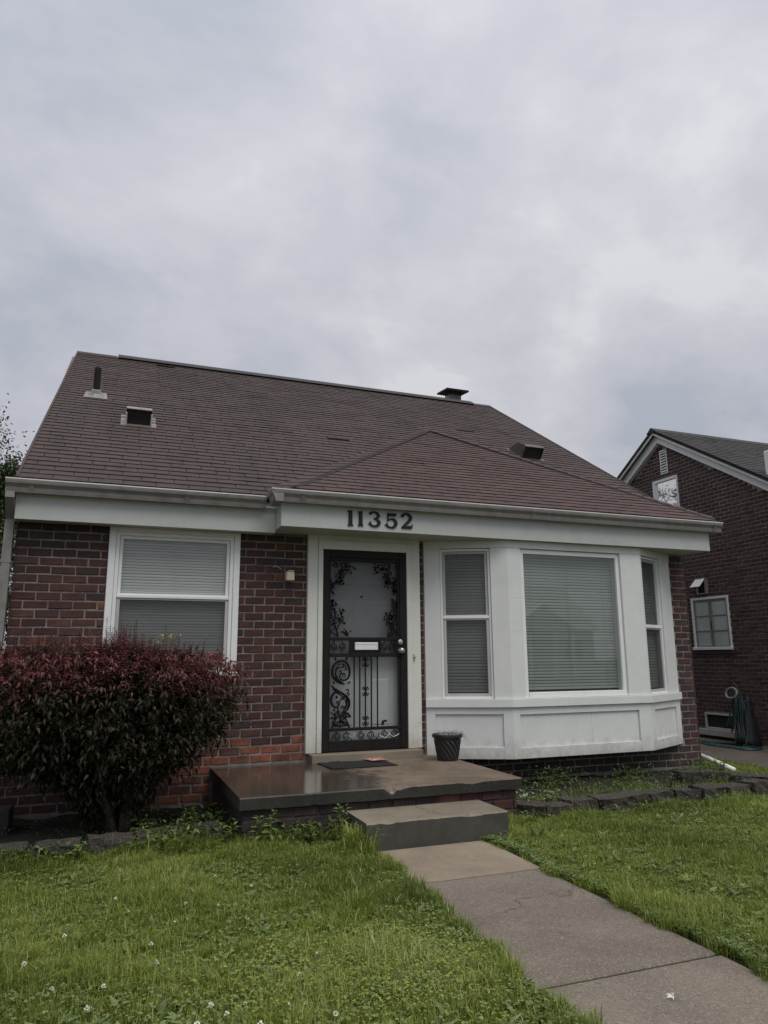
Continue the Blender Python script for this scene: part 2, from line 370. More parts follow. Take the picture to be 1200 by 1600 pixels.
# ------------------------------------------------------------------ mesh helpers
class MB:
    def __init__(s, tf=None): s.v = []; s.f = []; s.tf = tf
    def add(s, vs_, fs):
        o = len(s.v)
        s.v += [tuple(s.tf(*p)) if s.tf else tuple(p) for p in vs_]
        s.f += [tuple(o + i for i in f) for f in fs]
        return s
    def poly(s, pts): return s.add(pts, [tuple(range(len(pts)))])
    def box(s, x0, x1, y0, y1, z0, z1):
        return s.add([(x0, y0, z0), (x1, y0, z0), (x1, y1, z0), (x0, y1, z0), (x0, y0, z1), (x1, y0, z1), (x1, y1, z1), (x0, y1, z1)],
                     [(0, 3, 2, 1), (4, 5, 6, 7), (0, 1, 5, 4), (1, 2, 6, 5), (2, 3, 7, 6), (3, 0, 4, 7)])
    def prism(s, pts, off):
        n = len(pts); o = Vector(off)
        q = [Vector(p) for p in pts] + [Vector(p) + o for p in pts]
        fs = [tuple(range(n))[::-1], tuple(range(n, 2 * n))] + [(i, (i + 1) % n, n + (i + 1) % n, n + i) for i in range(n)]
        return s.add(q, fs)
    def tube(s, pts, r, seg=6, cap=True):
        pts = [Vector(p) for p in pts]; n = len(pts)
        rr = r if hasattr(r, '__len__') else [r] * n
        t0 = (pts[1] - pts[0]).normalized()
        a = t0.orthogonal().normalized(); rings = []
        vs_, fs = [], []
        for i in range(n):
            t = ((pts[min(i + 1, n - 1)] - pts[max(i - 1, 0)])).normalized()
            a = (a - t * a.dot(t))
            a = a.normalized() if a.length > 1e-6 else t.orthogonal().normalized()
            b = t.cross(a)
            for k in range(seg):
                an = 2 * math.pi * k / seg
                vs_.append(pts[i] + (a * math.cos(an) + b * math.sin(an)) * rr[i])
        for i in range(n - 1):
            for k in range(seg):
                k2 = (k + 1) % seg
                fs.append((i * seg + k, i * seg + k2, (i + 1) * seg + k2, (i + 1) * seg + k))
        if cap:
            fs.append(tuple(range(seg))[::-1]); fs.append(tuple((n - 1) * seg + k for k in range(seg)))
        return s.add(vs_, fs)
    def lathe(s, prof, c, seg=24, mod=None):
        vs_, fs = [], []
        for r, z in prof:
            for k in range(seg):
                an = 2 * math.pi * k / seg
                q = r * (mod(an, z) if mod else 1)
                vs_.append((c[0] + q * math.cos(an), c[1] + q * math.sin(an), c[2] + z))
        for i in range(len(prof) - 1):
            for k in range(seg):
                k2 = (k + 1) % seg
                fs.append((i * seg + k, i * seg + k2, (i + 1) * seg + k2, (i + 1) * seg + k))
        fs.append(tuple(range(seg))[::-1]); fs.append(tuple((len(prof) - 1) * seg + k for k in range(seg)))
        return s.add(vs_, fs)
    def mesh(s, name, mat, smooth=False, bevel=0.0, fix=True):
        me = bpy.data.meshes.new(name)
        me.from_pydata(s.v, [], s.f)
        if fix or bevel:
            bm = bmesh.new(); bm.from_mesh(me)
            bmesh.ops.recalc_face_normals(bm, faces=bm.faces)
            if bevel:
                eds = [e_ for e_ in bm.edges if len(e_.link_faces) == 2 and e_.calc_face_angle(0) > .6]
                bmesh.ops.bevel(bm, geom=eds, offset=bevel, segments=1, affect='EDGES', clamp_overlap=True)
            bm.to_mesh(me); bm.free()
        if smooth:
            me.polygons.foreach_set('use_smooth', [True] * len(me.polygons))
        if mat: me.materials.append(mat)
        me.update()
        return me
    def build(s, name, mat, parent=None, **kw):
        return link(name, s.mesh(name, mat, **kw), parent)

def link(name, data, parent=None, loc=None):
    o = bpy.data.objects.new(name, data); COL.objects.link(o)
    if parent is not None:
        o.parent = parent
        if parent.type == 'EMPTY' and parent.parent is None:
            o.matrix_parent_inverse = Matrix.Translation(-parent.location)
    if loc is not None: o.location = loc
    return o
def tag(o, label=None, cat=None, group=None, kind=None):
    for k, v in (('label', label), ('category', cat), ('group', group), ('kind', kind)):
        if v: o[k] = v
    return o
def empty(name, loc, label, cat, group=None):
    o = bpy.data.objects.new(name, None); COL.objects.link(o); o.location = loc
    o.empty_display_size = .2
    return tag(o, label, cat, group)
def mesh_np(name, V, F, mat, tint=None, smooth=False):
    me = bpy.data.meshes.new(name)
    V = np.ascontiguousarray(V, np.float32); F = np.ascontiguousarray(F, np.int32)
    nf, k = F.shape
    me.vertices.add(len(V)); me.vertices.foreach_set('co', V.ravel())
    me.loops.add(nf * k); me.loops.foreach_set('vertex_index', F.ravel())
    me.polygons.add(nf); me.polygons.foreach_set('loop_start', np.arange(0, nf * k, k, dtype=np.int32))
    if smooth: me.polygons.foreach_set('use_smooth', np.ones(nf, bool))
    me.update(calc_edges=True)
    if tint is not None:
        a = me.attributes.new('tint', 'FLOAT', 'POINT'); a.data.foreach_set('value', np.ascontiguousarray(tint, np.float32))
    me.materials.append(mat)
    return me
def unit(a): return a / np.maximum(np.linalg.norm(a, axis=1, keepdims=True), 1e-9)
def leaves(P, D, UPV, L, W, droop=.18):
    """N leaves: 5 verts, 4 tris each, midrib folded and tip drooping"""
    N = len(P); D = unit(D); S = unit(np.cross(D, UPV)); Nn = unit(np.cross(S, D))
    L = L[:, None]; W = W[:, None]
    b = P; m = P + D * L * .5 - Nn * W * .16; t = P + D * L - Nn * L * droop
    l = P + D * L * .42 - S * W * .5 + Nn * W * .1; r = P + D * L * .42 + S * W * .5 + Nn * W * .1
    V = np.stack([b, m, t, l, r], 1).reshape(-1, 3)
    i = np.arange(N)[:, None] * 5
    F = np.concatenate([i + np.array([[0, 4, 1]]), i + np.array([[4, 2, 1]]), i + np.array([[0, 1, 3]]), i + np.array([[1, 2, 3]])], 0)
    return V, F
def rdir(n): return unit(npr.normal(size=(n, 3)))
def catmull(P, n=6):
    P = [Vector(p) for p in P]; Q = [P[0] * 2 - P[1]] + P + [P[-1] * 2 - P[-2]]; out_ = []
    for i in range(1, len(Q) - 2):
        a, b, c, d = Q[i - 1:i + 3]
        for k in range(n):
            t = k / n
            out_.append(.5 * ((2 * b) + (c - a) * t + (2 * a - 5 * b + 4 * c - d) * t * t + (3 * b - a - 3 * c + d) * t ** 3))
    out_.append(P[-1]); return out_

# ------------------------------------------------------------------ ground
def gz(x):
    if x < 6.9: return -.15
    if x > 8.0: return -.28
    return -.15 - .13 * (x - 6.9) / 1.1
xs = [-300, -60, -12, -6, -3, 0, 3, 5, 6.9, 7.1, 7.4, 7.7, 8.0, 8.6, 12, 20, 60, 300]
ys = [-300, -60, -20, -8, -6, -4, -2, 0, 2, 5, 12, 60, 300]
V = [(x, y, gz(x)) for x in xs for y in ys]; ny = len(ys)
F = [(i * ny + j, (i + 1) * ny + j, (i + 1) * ny + j + 1, i * ny + j + 1) for i in range(len(xs) - 1) for j in range(ny - 1)]
MB().add(V, F).build('ground', M_GROUND)
tag(bpy.data.objects['ground'], kind='structure')
# walk: three slabs, joints between
WX0, WX1 = 1.77, 2.79
walk = MB().box(WX0, WX1, -2.93, -2.15, -.24, -.132).build('path', M_PAD, bevel=.006)
tag(walk, kind='structure')
for y0, y1 in ((-4.420, -2.938), (-6.0, -4.444), (-7.6, -6.012), (-9.2, -7.612), (-12, -9.212)):
    MB().box(WX0 + .002, WX1 - .002, y0, y1, -.24, -.138).build('paving_slab', M_WALK, walk, bevel=.009)
drive = MB()
drive.prism([(8.48, 14, -.262), (10.49, 14, -.262), (10.49, -12, -.262), (8.48, -12, -.262)], (0, 0, -.1))
tag(drive.build('driveway', M_DRIVE), kind='structure')
# planting beds
def sheet(name, pts, z, mat, n=26, amp=.02):
    (x0, x1, y0, y1) = pts; V, F = [], []
    for i in range(n + 1):
        for j in range(n + 1):
            e_ = (i in (0, n) or j in (0, n))
            V.append((x0 + (x1 - x0) * i / n, y0 + (y1 - y0) * j / n, z - (.05 if e_ else 0) + (0 if e_ else rnd.uniform(-amp, amp))))
    for i in range(n):
        for j in range(n):
            a = i * (n + 1) + j; F.append((a, a + n + 1, a + n + 2, a + 1))
    o = MB().add(V, F).build(name, mat, smooth=True, fix=False); return tag(o, kind='structure')
sheet('bed_soil', (-1.6, 1.9, -1.55, -.0, ), -.115, M_SOIL)
sheet('bed_soil', (3.1, 7.0, -1.70, -.0), -.115, M_SOIL)

# ------------------------------------------------------------------ brick laying
_bm = {}
def brick_mesh(L, H, mat, var):
    key = (round(L, 3), round(H, 4), mat.name, var)
    if key in _bm: return _bm[key]
    r = random.Random(hash((key[0], key[1], var)) & 0xffff)
    j = lambda s: r.uniform(-s, s) * 1.7
    h = H / 2; l = L / 2; c = .004; D = .055
    b = MB()
    back = [(-l, D, -h), (l, D, -h), (l, D, h), (-l, D, h)]
    mid = [(-l + j(.002), .006, -h + j(.002)), (l + j(.002), .006, -h + j(.002)), (l + j(.002), .006, h + j(.002)), (-l + j(.002), .006, h + j(.002))]
    d = [j(.0025) for _ in range(4)]
    fr = [(-l + c + abs(j(.003)), d[0], -h + c), (l - c - abs(j(.003)), d[1], -h + c + abs(j(.002))), (l - c, d[2], h - c - abs(j(.002))), (-l + c, d[3], h - c)]
    f = [(8, 9, 10, 11)]
    for i in range(4):
        k = (i + 1) % 4
        f += [(i, k, 4 + k, 4 + i), (4 + i, 4 + k, 8 + k, 8 + i)]
    b.add(back + mid + fr, f)
    _bm[key] = b.mesh('brick', mat)
    return _bm[key]
def lay(u0, u1, z_top, nrows, ch, bl, holes=(), jt=.0145, first=0, shift=0.0, zlim=None):
    """running bond over [u0,u1]; rows counted down from z_top (centre of row 0); returns (ua, ub, z, row)"""
    out_ = []
    for r in range(first, nrows):
        z = z_top - r * ch
        if zlim and not zlim(z): pass
        spans = [(u0, u1)]
        for (a, b, za, zb) in holes:
            if za < z < zb:
                ns = []
                for s0, s1 in spans:
                    if b <= s0 or a >= s1: ns.append((s0, s1)); continue
                    if a > s0: ns.append((s0, a))
                    if b < s1: ns.append((b, s1))
                spans = ns
        off = (0 if r % 2 == 0 else bl / 2) + shift
        for s0, s1 in spans:
            k = math.floor((s0 - off) / bl) ; u = off + k * bl
            while u < s1 - 1e-6:
                a, b = max(u, s0), min(u + bl, s1)
                if b - a > .022: out_.append((a + (jt / 2 if a > s0 else 0), b - (jt / 2 if b < s1 else 0), z, r))
                u += bl
    return out_
def stuff_bricks(name, lst, H, mat, parent, place):
    """many bricks joined; place(u, z, n) -> world point"""
    b = MB(place); h = H / 2
    for (ua, ub, z, r) in lst:
        c = .005; d = rnd.uniform(-.002, .002); j = lambda: rnd.uniform(-.0015, .0015)
        b.add([(ua, z - h, -.03), (ub, z - h, -.03), (ub, z + h, -.03), (ua, z + h, -.03),
               (ua + j(), z - h + j(), -.006), (ub + j(), z - h + j(), -.006), (ub + j(), z + h + j(), -.006), (ua + j(), z + h + j(), -.006),
               (ua + c, z - h + c, d), (ub - c, z - h + c, d), (ub - c, z + h - c, d), (ua + c, z + h - c, d)],
              [(8, 9, 10, 11)] + [q for i in range(4) for q in ((i, (i + 1) % 4, 4 + (i + 1) % 4, 4 + i), (4 + i, 4 + (i + 1) % 4, 8 + (i + 1) % 4, 8 + i))])
    o = b.build(name, mat, parent, fix=False); o['kind'] = 'stuff'; return o

# ------------------------------------------------------------------ the house
HX0, HX1, HY1 = -.85, 7.02, 10.3
RIDGE_Y, RIDGE_Z = 5.0, 6.28
EAVE_Y, EAVE_Z = -.27, 2.858
SL = (RIDGE_Z - EAVE_Z) / (RIDGE_Y - EAVE_Y)
house = empty('brick_house', (3.1, 2.0, -.15), 'dark red brick bungalow with brown shingle roof and white bay window numbered 11352', 'house')
w = MB()
for (x0, x1, z0, z1) in ((-.842, 0, -.3, 2.72), (0, 1.18, -.3, 1.12), (0, 1.18, 2.46, 2.72), (1.18, 2.07, -.3, 2.72), (2.07, 3.06, -.3, .29), (2.07, 3.06, 2.40, 2.72),
                         (3.06, 3.30, -.3, 2.72), (3.30, 6.735, -.3, .72), (3.30, 6.735, 2.45, 2.72), (6.735, 7.012, -.3, 2.72)):
    w.box(x0, x1, .007, .20, z0, z1)
w.box(-.842, -.65, .2, HY1 - .2, -.3, 2.72); w.box(6.82, 7.012, .2, HY1 - .2, -.3, 2.72)
w.box(-.842, 7.012, HY1 - .2, HY1, -.3, 2.72)
for gx in (-.842, 6.82):      # gable triangles
    w.prism([(gx, .02, 2.72), (gx, HY1 - .02, 2.72), (gx, HY1 - .02, 3.0), (gx, RIDGE_Y, RIDGE_Z - .08), (gx, .02, EAVE_Z + SL * .27 - .06)], (.192, 0, 0))
wall = w.build('wall', M_MORTAR, house, fix=True)
# front brickwork
CH = .0813; ZR0 = 2.463
holes = [(-.045, 1.225, 1.10, 2.6), (1.925, 3.215, .2, 2.6), (3.27, 6.76, .17, 2.6), (1.02, 3.40, -.4, .205)]
seq = [q for q in lay(HX0, -.0449, ZR0, 32, CH, .212, holes, shift=HX0)]
seq += lay(-.0449, 1.0, ZR0, 32, CH, .2035, holes, shift=.02)
seq += lay(1.0, HX1, ZR0, 32, CH, .2035, holes, shift=1.265 - .2035 * 2 + .02)
big, small = [], []
for q in seq:
    ua, ub, z, r = q
    hidden = (ua < .85 and z < 1.02) or (3.25 < ua < 6.7)
    (small if hidden else big).append(q)
big.sort(key=lambda q: -(q[1] - q[0]))
small += big[300:]; big = big[:300]
for (ua, ub, z, r) in big:
    L = round((ub - ua) * 200) / 200
    if r <= 2: mt = MB_GREY if rnd.random() < .7 else MB_RED
    elif z < .50 and ua < 2.2: mt = MB_ORANGE if rnd.random() < (.95 if z < .42 else .5) else MB_RED
    elif ua > 6.6: mt = MB_GREY if rnd.random() < .4 else MB_RED
    elif rnd.random() < .012: mt = MB_ORANGE
    elif rnd.random() < .08: mt = MB_GREY
    else: mt = MB_RED
    o = link('brick', brick_mesh(L, CH - .0150, mt, rnd.randrange(4)), wall)
    o.location = ((ua + ub) / 2, rnd.uniform(-.002, .002), z)
    o.rotation_euler = (rnd.uniform(-.006, .006), rnd.uniform(-.006, .006), rnd.uniform(-.006, .006))
front = lambda u, z, n: (u, -n, z)
stuff_bricks('brickwork', [q for q in small if q[0] > 3.2], CH - .0150, MB_STAIN_SHADE, wall, front)  # bricks under the bay darkened in colour to stand for its shade
lowl = [q for q in small if q[0] <= 3.2]
stuff_bricks('brickwork', [q for q in lowl if q[2] < .45 and q[0] > .45], CH - .0150, MB_ORANGE, wall, front)
stuff_bricks('brickwork', [q for q in lowl if not (q[2] < .45 and q[0] > .45)], CH - .0150, MB_RED, wall, front)
side = lay(-HY1, 0, ZR0 + 40 * CH, 73, CH, .2035)
def under_gable(y, z): return z < 2.7 or z < RIDGE_Z - .12 - abs(y - RIDGE_Y) * SL
stuff_bricks('brickwork', [q for q in side if under_gable(-q[0], q[2] + .04) and under_gable(-q[1], q[2] + .04)], CH - .0150, MB_RED, wall, lambda u, z, n: (HX0 - n, -u, z))
side = lay(0, HY1, ZR0 + 40 * CH, 73, CH, .2035, shift=.1)
stuff_bricks('brickwork', [q for q in side if under_gable(q[0], q[2] + .04) and under_gable(q[1], q[2] + .04)], CH - .0150, MB_RED, wall, lambda u, z, n: (HX1 + n, u, z))

# ---- roof: deck, then shingles laid on its planes
APEX = Vector((4.58, 2.62, EAVE_Z + SL * (2.62 - EAVE_Y) + .01))
PX0, PX1, PY, PZ = 1.66, 7.10, -.535, 2.882
RX0, RX1 = -.87, 7.09
rf = MB()
th = .03
def slab(pts, d=th):
    rf.prism([Vector(p) for p in pts], (0, 0, -d))
slab([(RX0, EAVE_Y, EAVE_Z), (RX1, EAVE_Y, EAVE_Z), (RX1 - .03, RIDGE_Y, RIDGE_Z), (RX0 + .09, RIDGE_Y, RIDGE_Z)])
slab([(RX0 + .09, RIDGE_Y, RIDGE_Z - .001), (RX1 - .03, RIDGE_Y, RIDGE_Z - .001), (RX1 - .03, 2 * RIDGE_Y - EAVE_Y, EAVE_Z), (RX0 + .09, 2 * RIDGE_Y - EAVE_Y, EAVE_Z)])
slab([(PX0, PY, PZ), (PX1, PY, PZ), tuple(APEX)], .02)
LIN = (PX0 - .16, EAVE_Y + .06, EAVE_Z + SL * .06 + .004); RIN = (PX1 - .03, EAVE_Y + .5, EAVE_Z + SL * .5 + .004)
slab([LIN, (PX0, PY, PZ - .002), tuple(APEX)], .02)
slab([(PX1, PY, PZ - .002), RIN, tuple(APEX)], .02)
roof = rf.build('roof', M_DECK, house)

def clip_poly(poly, tri):
    out_ = poly
    n = len(tri)
    for i in range(n):
        a, b = tri[i], tri[(i + 1) % n]
        ins = lambda p: (b[0] - a[0]) * (p[1] - a[1]) - (b[1] - a[1]) * (p[0] - a[0]) >= -1e-9
        res = []
        for k in range(len(out_)):
            p, q = out_[k], out_[(k + 1) % len(out_)]
            ip, iq = ins(p), ins(q)
            if ip: res.append(p)
            if ip != iq:
                d = ((b[0] - a[0]) * (q[1] - p[1]) - (b[1] - a[1]) * (q[0] - p[0]))
                t = ((b[0] - a[0]) * (a[1] - p[1]) - (b[1] - a[1]) * (a[0] - p[0])) / d
                res.append((p[0] + (q[0] - p[0]) * t, p[1] + (q[1] - p[1]) * t))
        out_ = res
        if len(out_) < 3: return []
    return out_
_sm = {}
def shingle_mesh(Wd, Hh, var, mat):
    k = (round(Wd, 3), round(Hh, 3), var, mat.name)
    if k in _sm: return _sm[k]
    r = random.Random(var * 7 + 1); j = lambda s=.003: r.uniform(-s, s)
    lo, hi = .0135, .004
    p = [(0 + j(.0015), j()), (Wd / 2, j()), (Wd + j(.0015), j()), (Wd, Hh), (0, Hh)]
    nn = [lo + j(.001), lo + j(.002), lo + j(.001), hi, hi]
    v = [(a, b, c) for (a, b), c in zip(p, nn)] + [(a, b, 0) for (a, b) in p]
    _sm[k] = MB().add(v, [(0, 1, 2, 3, 4)] + [(i, 5 + i, 5 + (i + 1) % 5, (i + 1) % 5) for i in range(5)]).mesh('shingle', mat)
    return _sm[k]
def shingles(O, U, Vv, poly, exposure, tab, mat, skip=None, slot=.0065):
    """tabs on the plane O + u U + v V inside the convex polygon; returns full tabs and clipped tabs"""
    full, part = [], []
    vmax = max(p[1] for p in poly); umin = min(p[0] for p in poly); umax = max(p[0] for p in poly)
    row = 0; v = 0.0
    while v < vmax:
        off = umin - tab + (row * .5 * tab + .02 * math.sin(row * 1.7)) % tab
        u = off
        while u < umax:
            a, b = u + slot / 2, u + tab - slot / 2
            dv = rnd.uniform(-.002, .002)
            rect = [(a, v + dv), (b, v + dv), (b, v + exposure + .012), (a, v + exposure + .012)]
            if not (skip and skip((a + b) / 2, v + exposure / 2)):
                c = clip_poly(rect, poly)
                if len(c) >= 3:
                    ar = abs(sum(c[i][0] * c[(i + 1) % len(c)][1] - c[(i + 1) % len(c)][0] * c[i][1] for i in range(len(c)))) / 2
                    if ar > .985 * (b - a) * (exposure + .012): full.append((a, b, v + dv, row))
                    elif ar > .0006: part.append((c, v, row))
            u += tab
        v += exposure; row += 1
    return full, part
def mat_basis(O, U, Vv):
    N = U.cross(Vv).normalized(); m = Matrix((U, Vv, N)).transposed().to_4x4(); m.translation = O; return m
UX = Vector((1, 0, 0))
VM = Vector((0, RIDGE_Y - EAVE_Y, RIDGE_Z - EAVE_Z)); LM = VM.length; VM.normalize()
OM = Vector((RX0, EAVE_Y - .015, EAVE_Z - .012)) + VM.cross(UX) * -.0
VP = Vector((0, APEX.y - PY, APEX.z - PZ)); LP = VP.length; VP.normalize()
OP = Vector((PX0, PY, PZ))
# covered part of the main slope (under the front slope), in main-slope coordinates
cov = [(PX0 - RX0, 0), (PX1 - RX0, .0), (APEX.x - RX0, (APEX.y - EAVE_Y) / VM.y)]
def covered(u, v):
    a, b, c = cov
    s = lambda p, q: (q[0] - p[0]) * (v - p[1]) - (q[1] - p[1]) * (u - p[0])
    return s(a, b) > .12 and s(b, c) > .9 and s(c, a) > .9
exps, tabw = .127, .305
NM = UX.cross(VM).normalized(); NP = UX.cross(VP).normalized()
OMs = OM + NM * .004; OPs = OP + NP * .004
fullM, partM = shingles(OMs, UX, VM, [(0, 0), (RX1 - RX0, 0), (RX1 - RX0 - .03, LM - .02), (.09, LM - .02)], exps, tabw, M_SHIN, covered)
fullP, partP = shingles(OPs, UX, VP, [(0, -.001), (PX1 - PX0, -.001), (APEX.x - PX0, LP)], exps, tabw, M_SHIN)
allf = [('M', q, (OMs + UX * q[0] + VM * q[2])) for q in fullM] + [('P', q, (OPs + UX * q[0] + VP * q[2])) for q in fullP]
allf.sort(key=lambda t: (t[2] - CAMP).length + (2.5 if t[0] == 'M' and t[2].x > 4 else 0))
bM, bP = mat_basis(Vector(), UX, VM), mat_basis(Vector(), UX, VP)
sts = {'M': MB(), 'P': MB()}
for i, (pl, (a, b, v, row), pos) in enumerate(allf):
    if i < 300:
        o = link('shingle', shingle_mesh(b - a, exps + .012, rnd.randrange(4), M_SHIN if pl == 'M' else M_SHIN2), roof)
        mm = (bM if pl == 'M' else bP).copy(); mm.translation = pos + (NM if pl == 'M' else NP) * rnd.uniform(0, .0025); o.matrix_local = mm @ Matrix.Rotation(-rnd.uniform(.03, .09) if rnd.random() < .012 else rnd.uniform(-.006, .004), 4, 'X')
    else:
        O, Vv, N = (OMs, VM, NM) if pl == 'M' else (OPs, VP, NP)
        c = [(a, v), ((a + b) / 2, v + rnd.uniform(-.003, .003)), (b, v), (b, v + exps + .012), (a, v + exps + .012)]
        lo = .0135 + rnd.uniform(-.002, .004) + (rnd.uniform(.006, .018) if rnd.random() < .005 else 0)
        hs = [lo + rnd.uniform(-.001, .001), lo, lo + rnd.uniform(-.001, .001), .004, .004]
        sts[pl].add([O + UX * p[0] + Vv * p[1] + N * h for p, h in zip(c, hs)] + [O + UX * p[0] + Vv * p[1] for p in c],
               [(0, 1, 2, 3, 4)] + [(k, 5 + k, 5 + (k + 1) % 5, (k + 1) % 5) for k in range(5)])
for pl, lst in (('M', partM), ('P', partP)):
    O, Vv, N = (OMs, VM, NM) if pl == 'M' else (OPs, VP, NP)
    for c, v, row in lst:
        n = len(c)
        hs = [.0135 - (p[1] - v) / (exps + .012) * .0095 for p in c]
        sts[pl].add([O + UX * p[0] + Vv * p[1] + N * h for p, h in zip(c, hs)] + [O + UX * p[0] + Vv * p[1] for p in c],
               [tuple(range(n))] + [(k, n + k, n + (k + 1) % n, (k + 1) % n) for k in range(n)])
for pl, mm in (('M', M_SHIN), ('P', M_SHIN2)):
    o = sts[pl].build('shingle_courses', mm, roof, fix=False); o['kind'] = 'stuff'
# cap shingles along the left hip and the rake of the front slope
H1 = APEX + Vector((0, 0, .03))
def hip(H0, side, n, w0, w1):
    """overlapping cap shingles up a hip; side = offset direction of the cap"""
    for k in range(n):
        t0, t1 = k / n, min(1, (k + 1.3) / n)
        a, b = H0.lerp(H1, t0), H0.lerp(H1, t1)
        sa, sb_ = side * (w0 + (w1 - w0) * t0), side * (w0 + (w1 - w0) * t1)
        up = Vector((0, 0, .014 + rnd.uniform(0, .004)))
        MB().prism([a + up, a + sa + up, b + sb_ + Vector((0, 0, .002)), b + Vector((0, 0, .002))], (0, 0, -.010)).build('cap_shingle', M_SHIN2 if k % 3 else M_SHIN, roof)
HL, HR = Vector((PX0, PY + .02, PZ + .03)), Vector((PX1, PY + .02, PZ + .03))
hip(HL, Vector((-.165, .10, .012)), 24, 1.0, .75)
hip(HR, Vector((.05, .12, .06)), 24, 1.0, .8)
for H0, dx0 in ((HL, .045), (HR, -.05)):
    MB().prism([H0 + Vector((0, 0, .004)), H0 + Vector((dx0, 0, .002)), H1 + Vector((dx0 * .5, -.03, -.004)), H1 + Vector((0, 0, .004))], (0, 0, -.02)).build('hip_shadow_strip', M_DECK, roof)  # dark strip added along each hip, drawing the shadow under the caps
# ridge: vent strip over most of it
rv = MB()
rv.prism([(-.13, RIDGE_Y - .15, RIDGE_Z - .050), (-.13, RIDGE_Y - .13, RIDGE_Z - .015), (-.13, RIDGE_Y, RIDGE_Z + .065), (-.13, RIDGE_Y + .13, RIDGE_Z - .015), (-.13, RIDGE_Y + .15, RIDGE_Z - .050)], (6.75, 0, 0))
rv.build('ridge_vent', M_BLACKV, roof, bevel=.006)
for x0, x1 in ((RX0 + .09, -.14), (6.63, RX1 - .03)):
    MB().prism([(x0, RIDGE_Y - .13, RIDGE_Z - .06), (x0, RIDGE_Y, RIDGE_Z + .03), (x0, RIDGE_Y + .13, RIDGE_Z - .06)], (x1 - x0, 0, 0)).build('ridge_cap', M_SHIN, roof)
# rake edges
for x in (RX0 + .0, RX1 - .025):
    s_ = .09 if x < 0 else -.03
    MB().prism([(x, EAVE_Y, EAVE_Z + .024), (x + .025, EAVE_Y, EAVE_Z + .024), (x + .025 + s_, RIDGE_Y, RIDGE_Z + .024), (x + s_, RIDGE_Y, RIDGE_Z + .024)], (0, 0, -.09)).build('rake_edge', M_SHIN, roof)

# roof fittings (parts of the house)
def on_roof(x, y): return Vector((x, y, EAVE_Z + SL * (y - EAVE_Y)))
NRM = NM
vp = on_roof(-.35, 2.57)
pb = MB().tube([vp + Vector((0, 0, -.03)), vp + Vector((0, .0, .20)), vp + Vector((0, 0, .40))], [.044, .044, .044], 14).build('vent_pipe', M_BLACK, house)
fl = MB(lambda u, v, n: vp + UX * u + VM * v + NM * n)
fl.prism([(-.15, -.17, .014), (.15, -.17, .014), (.13, .14, .014), (-.13, .14, .014)], Vector((0, 0, .006)))
fl.lathe([(.115, .015), (.075, .05), (.050, .09)], (0, 0, 0), 14)
fl.build('flashing', M_GUTTER, pb)
def box_vent(x, y, wdt, ln, ht, matb, rim, label):
    c = on_roof(x, y)
    T = lambda u, v, n: c + UX * u + VM * v + NM * (n + .012)
    hw = wdt / 2
    root = MB(T)
    prof = [(0.0, ht), (.05, ht + .012), (ln * .55, ht * .85), (ln, .01)]
    for i in range(len(prof) - 1):
        (v0, n0), (v1, n1_) = prof[i], prof[i + 1]
        root.add([(-hw, v0, n0), (hw, v0, n0), (hw, v1, n1_), (-hw, v1, n1_), (-hw, v0, n0 - .01), (hw, v0, n0 - .01), (hw, v1, n1_ - .01), (-hw, v1, n1_ - .01)],
                 [(0, 1, 2, 3), (4, 7, 6, 5), (0, 4, 5, 1), (1, 5, 6, 2), (3, 2, 6, 7), (0, 3, 7, 4)])
    for sx in (-hw, hw):   # side cheeks
        root.add([(sx, 0.02, 0), (sx, 0.0, ht), (sx, .05, ht + .012), (sx, ln * .55, ht * .85), (sx, ln, .0)], [(0, 1, 2, 3, 4)])
    root.add([(-hw - .06, -.05, .002), (hw + .06, -.05, .002), (hw + .06, ln + .05, .002), (-hw - .06, ln + .05, .002)], [(0, 1, 2, 3)])
    o_ = root.build('roof_vent', matb, house)
    MB(T).add([(-hw + .01, .03, 0.004), (hw - .01, .03, 0.004), (hw - .01, .03, ht), (-hw + .01, .03, ht)], [(0, 1, 2, 3)]).build('vent_mouth', M_BLACKV, o_)
    if rim:
        for sx in (-1, 1):
            r_ = MB(T).box(sx * hw - .009, sx * hw + .009, -.012, .0, .012, ht * .75)
            r_.box(min(sx * hw, sx * (hw + .06)), max(sx * hw, sx * (hw + .06)), -.014, .0, .0, .0119)
            r_.build('vent_flange', M_WHITEPL, o_)
    o_['label'] = label
box_vent(.19, 1.50, .29, .40, .20, M_HOOD, True, 'open slant roof vent with white side flanges')
box_vent(5.93, 1.80, .33, .46, .19, M_BRONZEVENT, False, 'brown box roof vent')
fx, fy = 6.47, 5.5
fl_ = MB().box(fx - .13, fx + .13, fy - .13, fy + .13, 5.7, 6.60).build('chimney_flue', M_BRONZEVENT, house, bevel=.006)
cp = MB()
for sx in (-.11, .11):
    for sy in (-.11, .11): cp.box(fx + sx - .012, fx + sx + .012, fy + sy - .012, fy + sy + .012, 6.601, 6.66)
cp.prism([(fx - .25, fy - .25, 6.645), (fx + .25, fy - .25, 6.645), (fx + .25, fy + .25, 6.70), (fx - .25, fy + .25, 6.70)], (0, 0, .035))
cp.build('chimney_cap', M_BLACK, fl_)

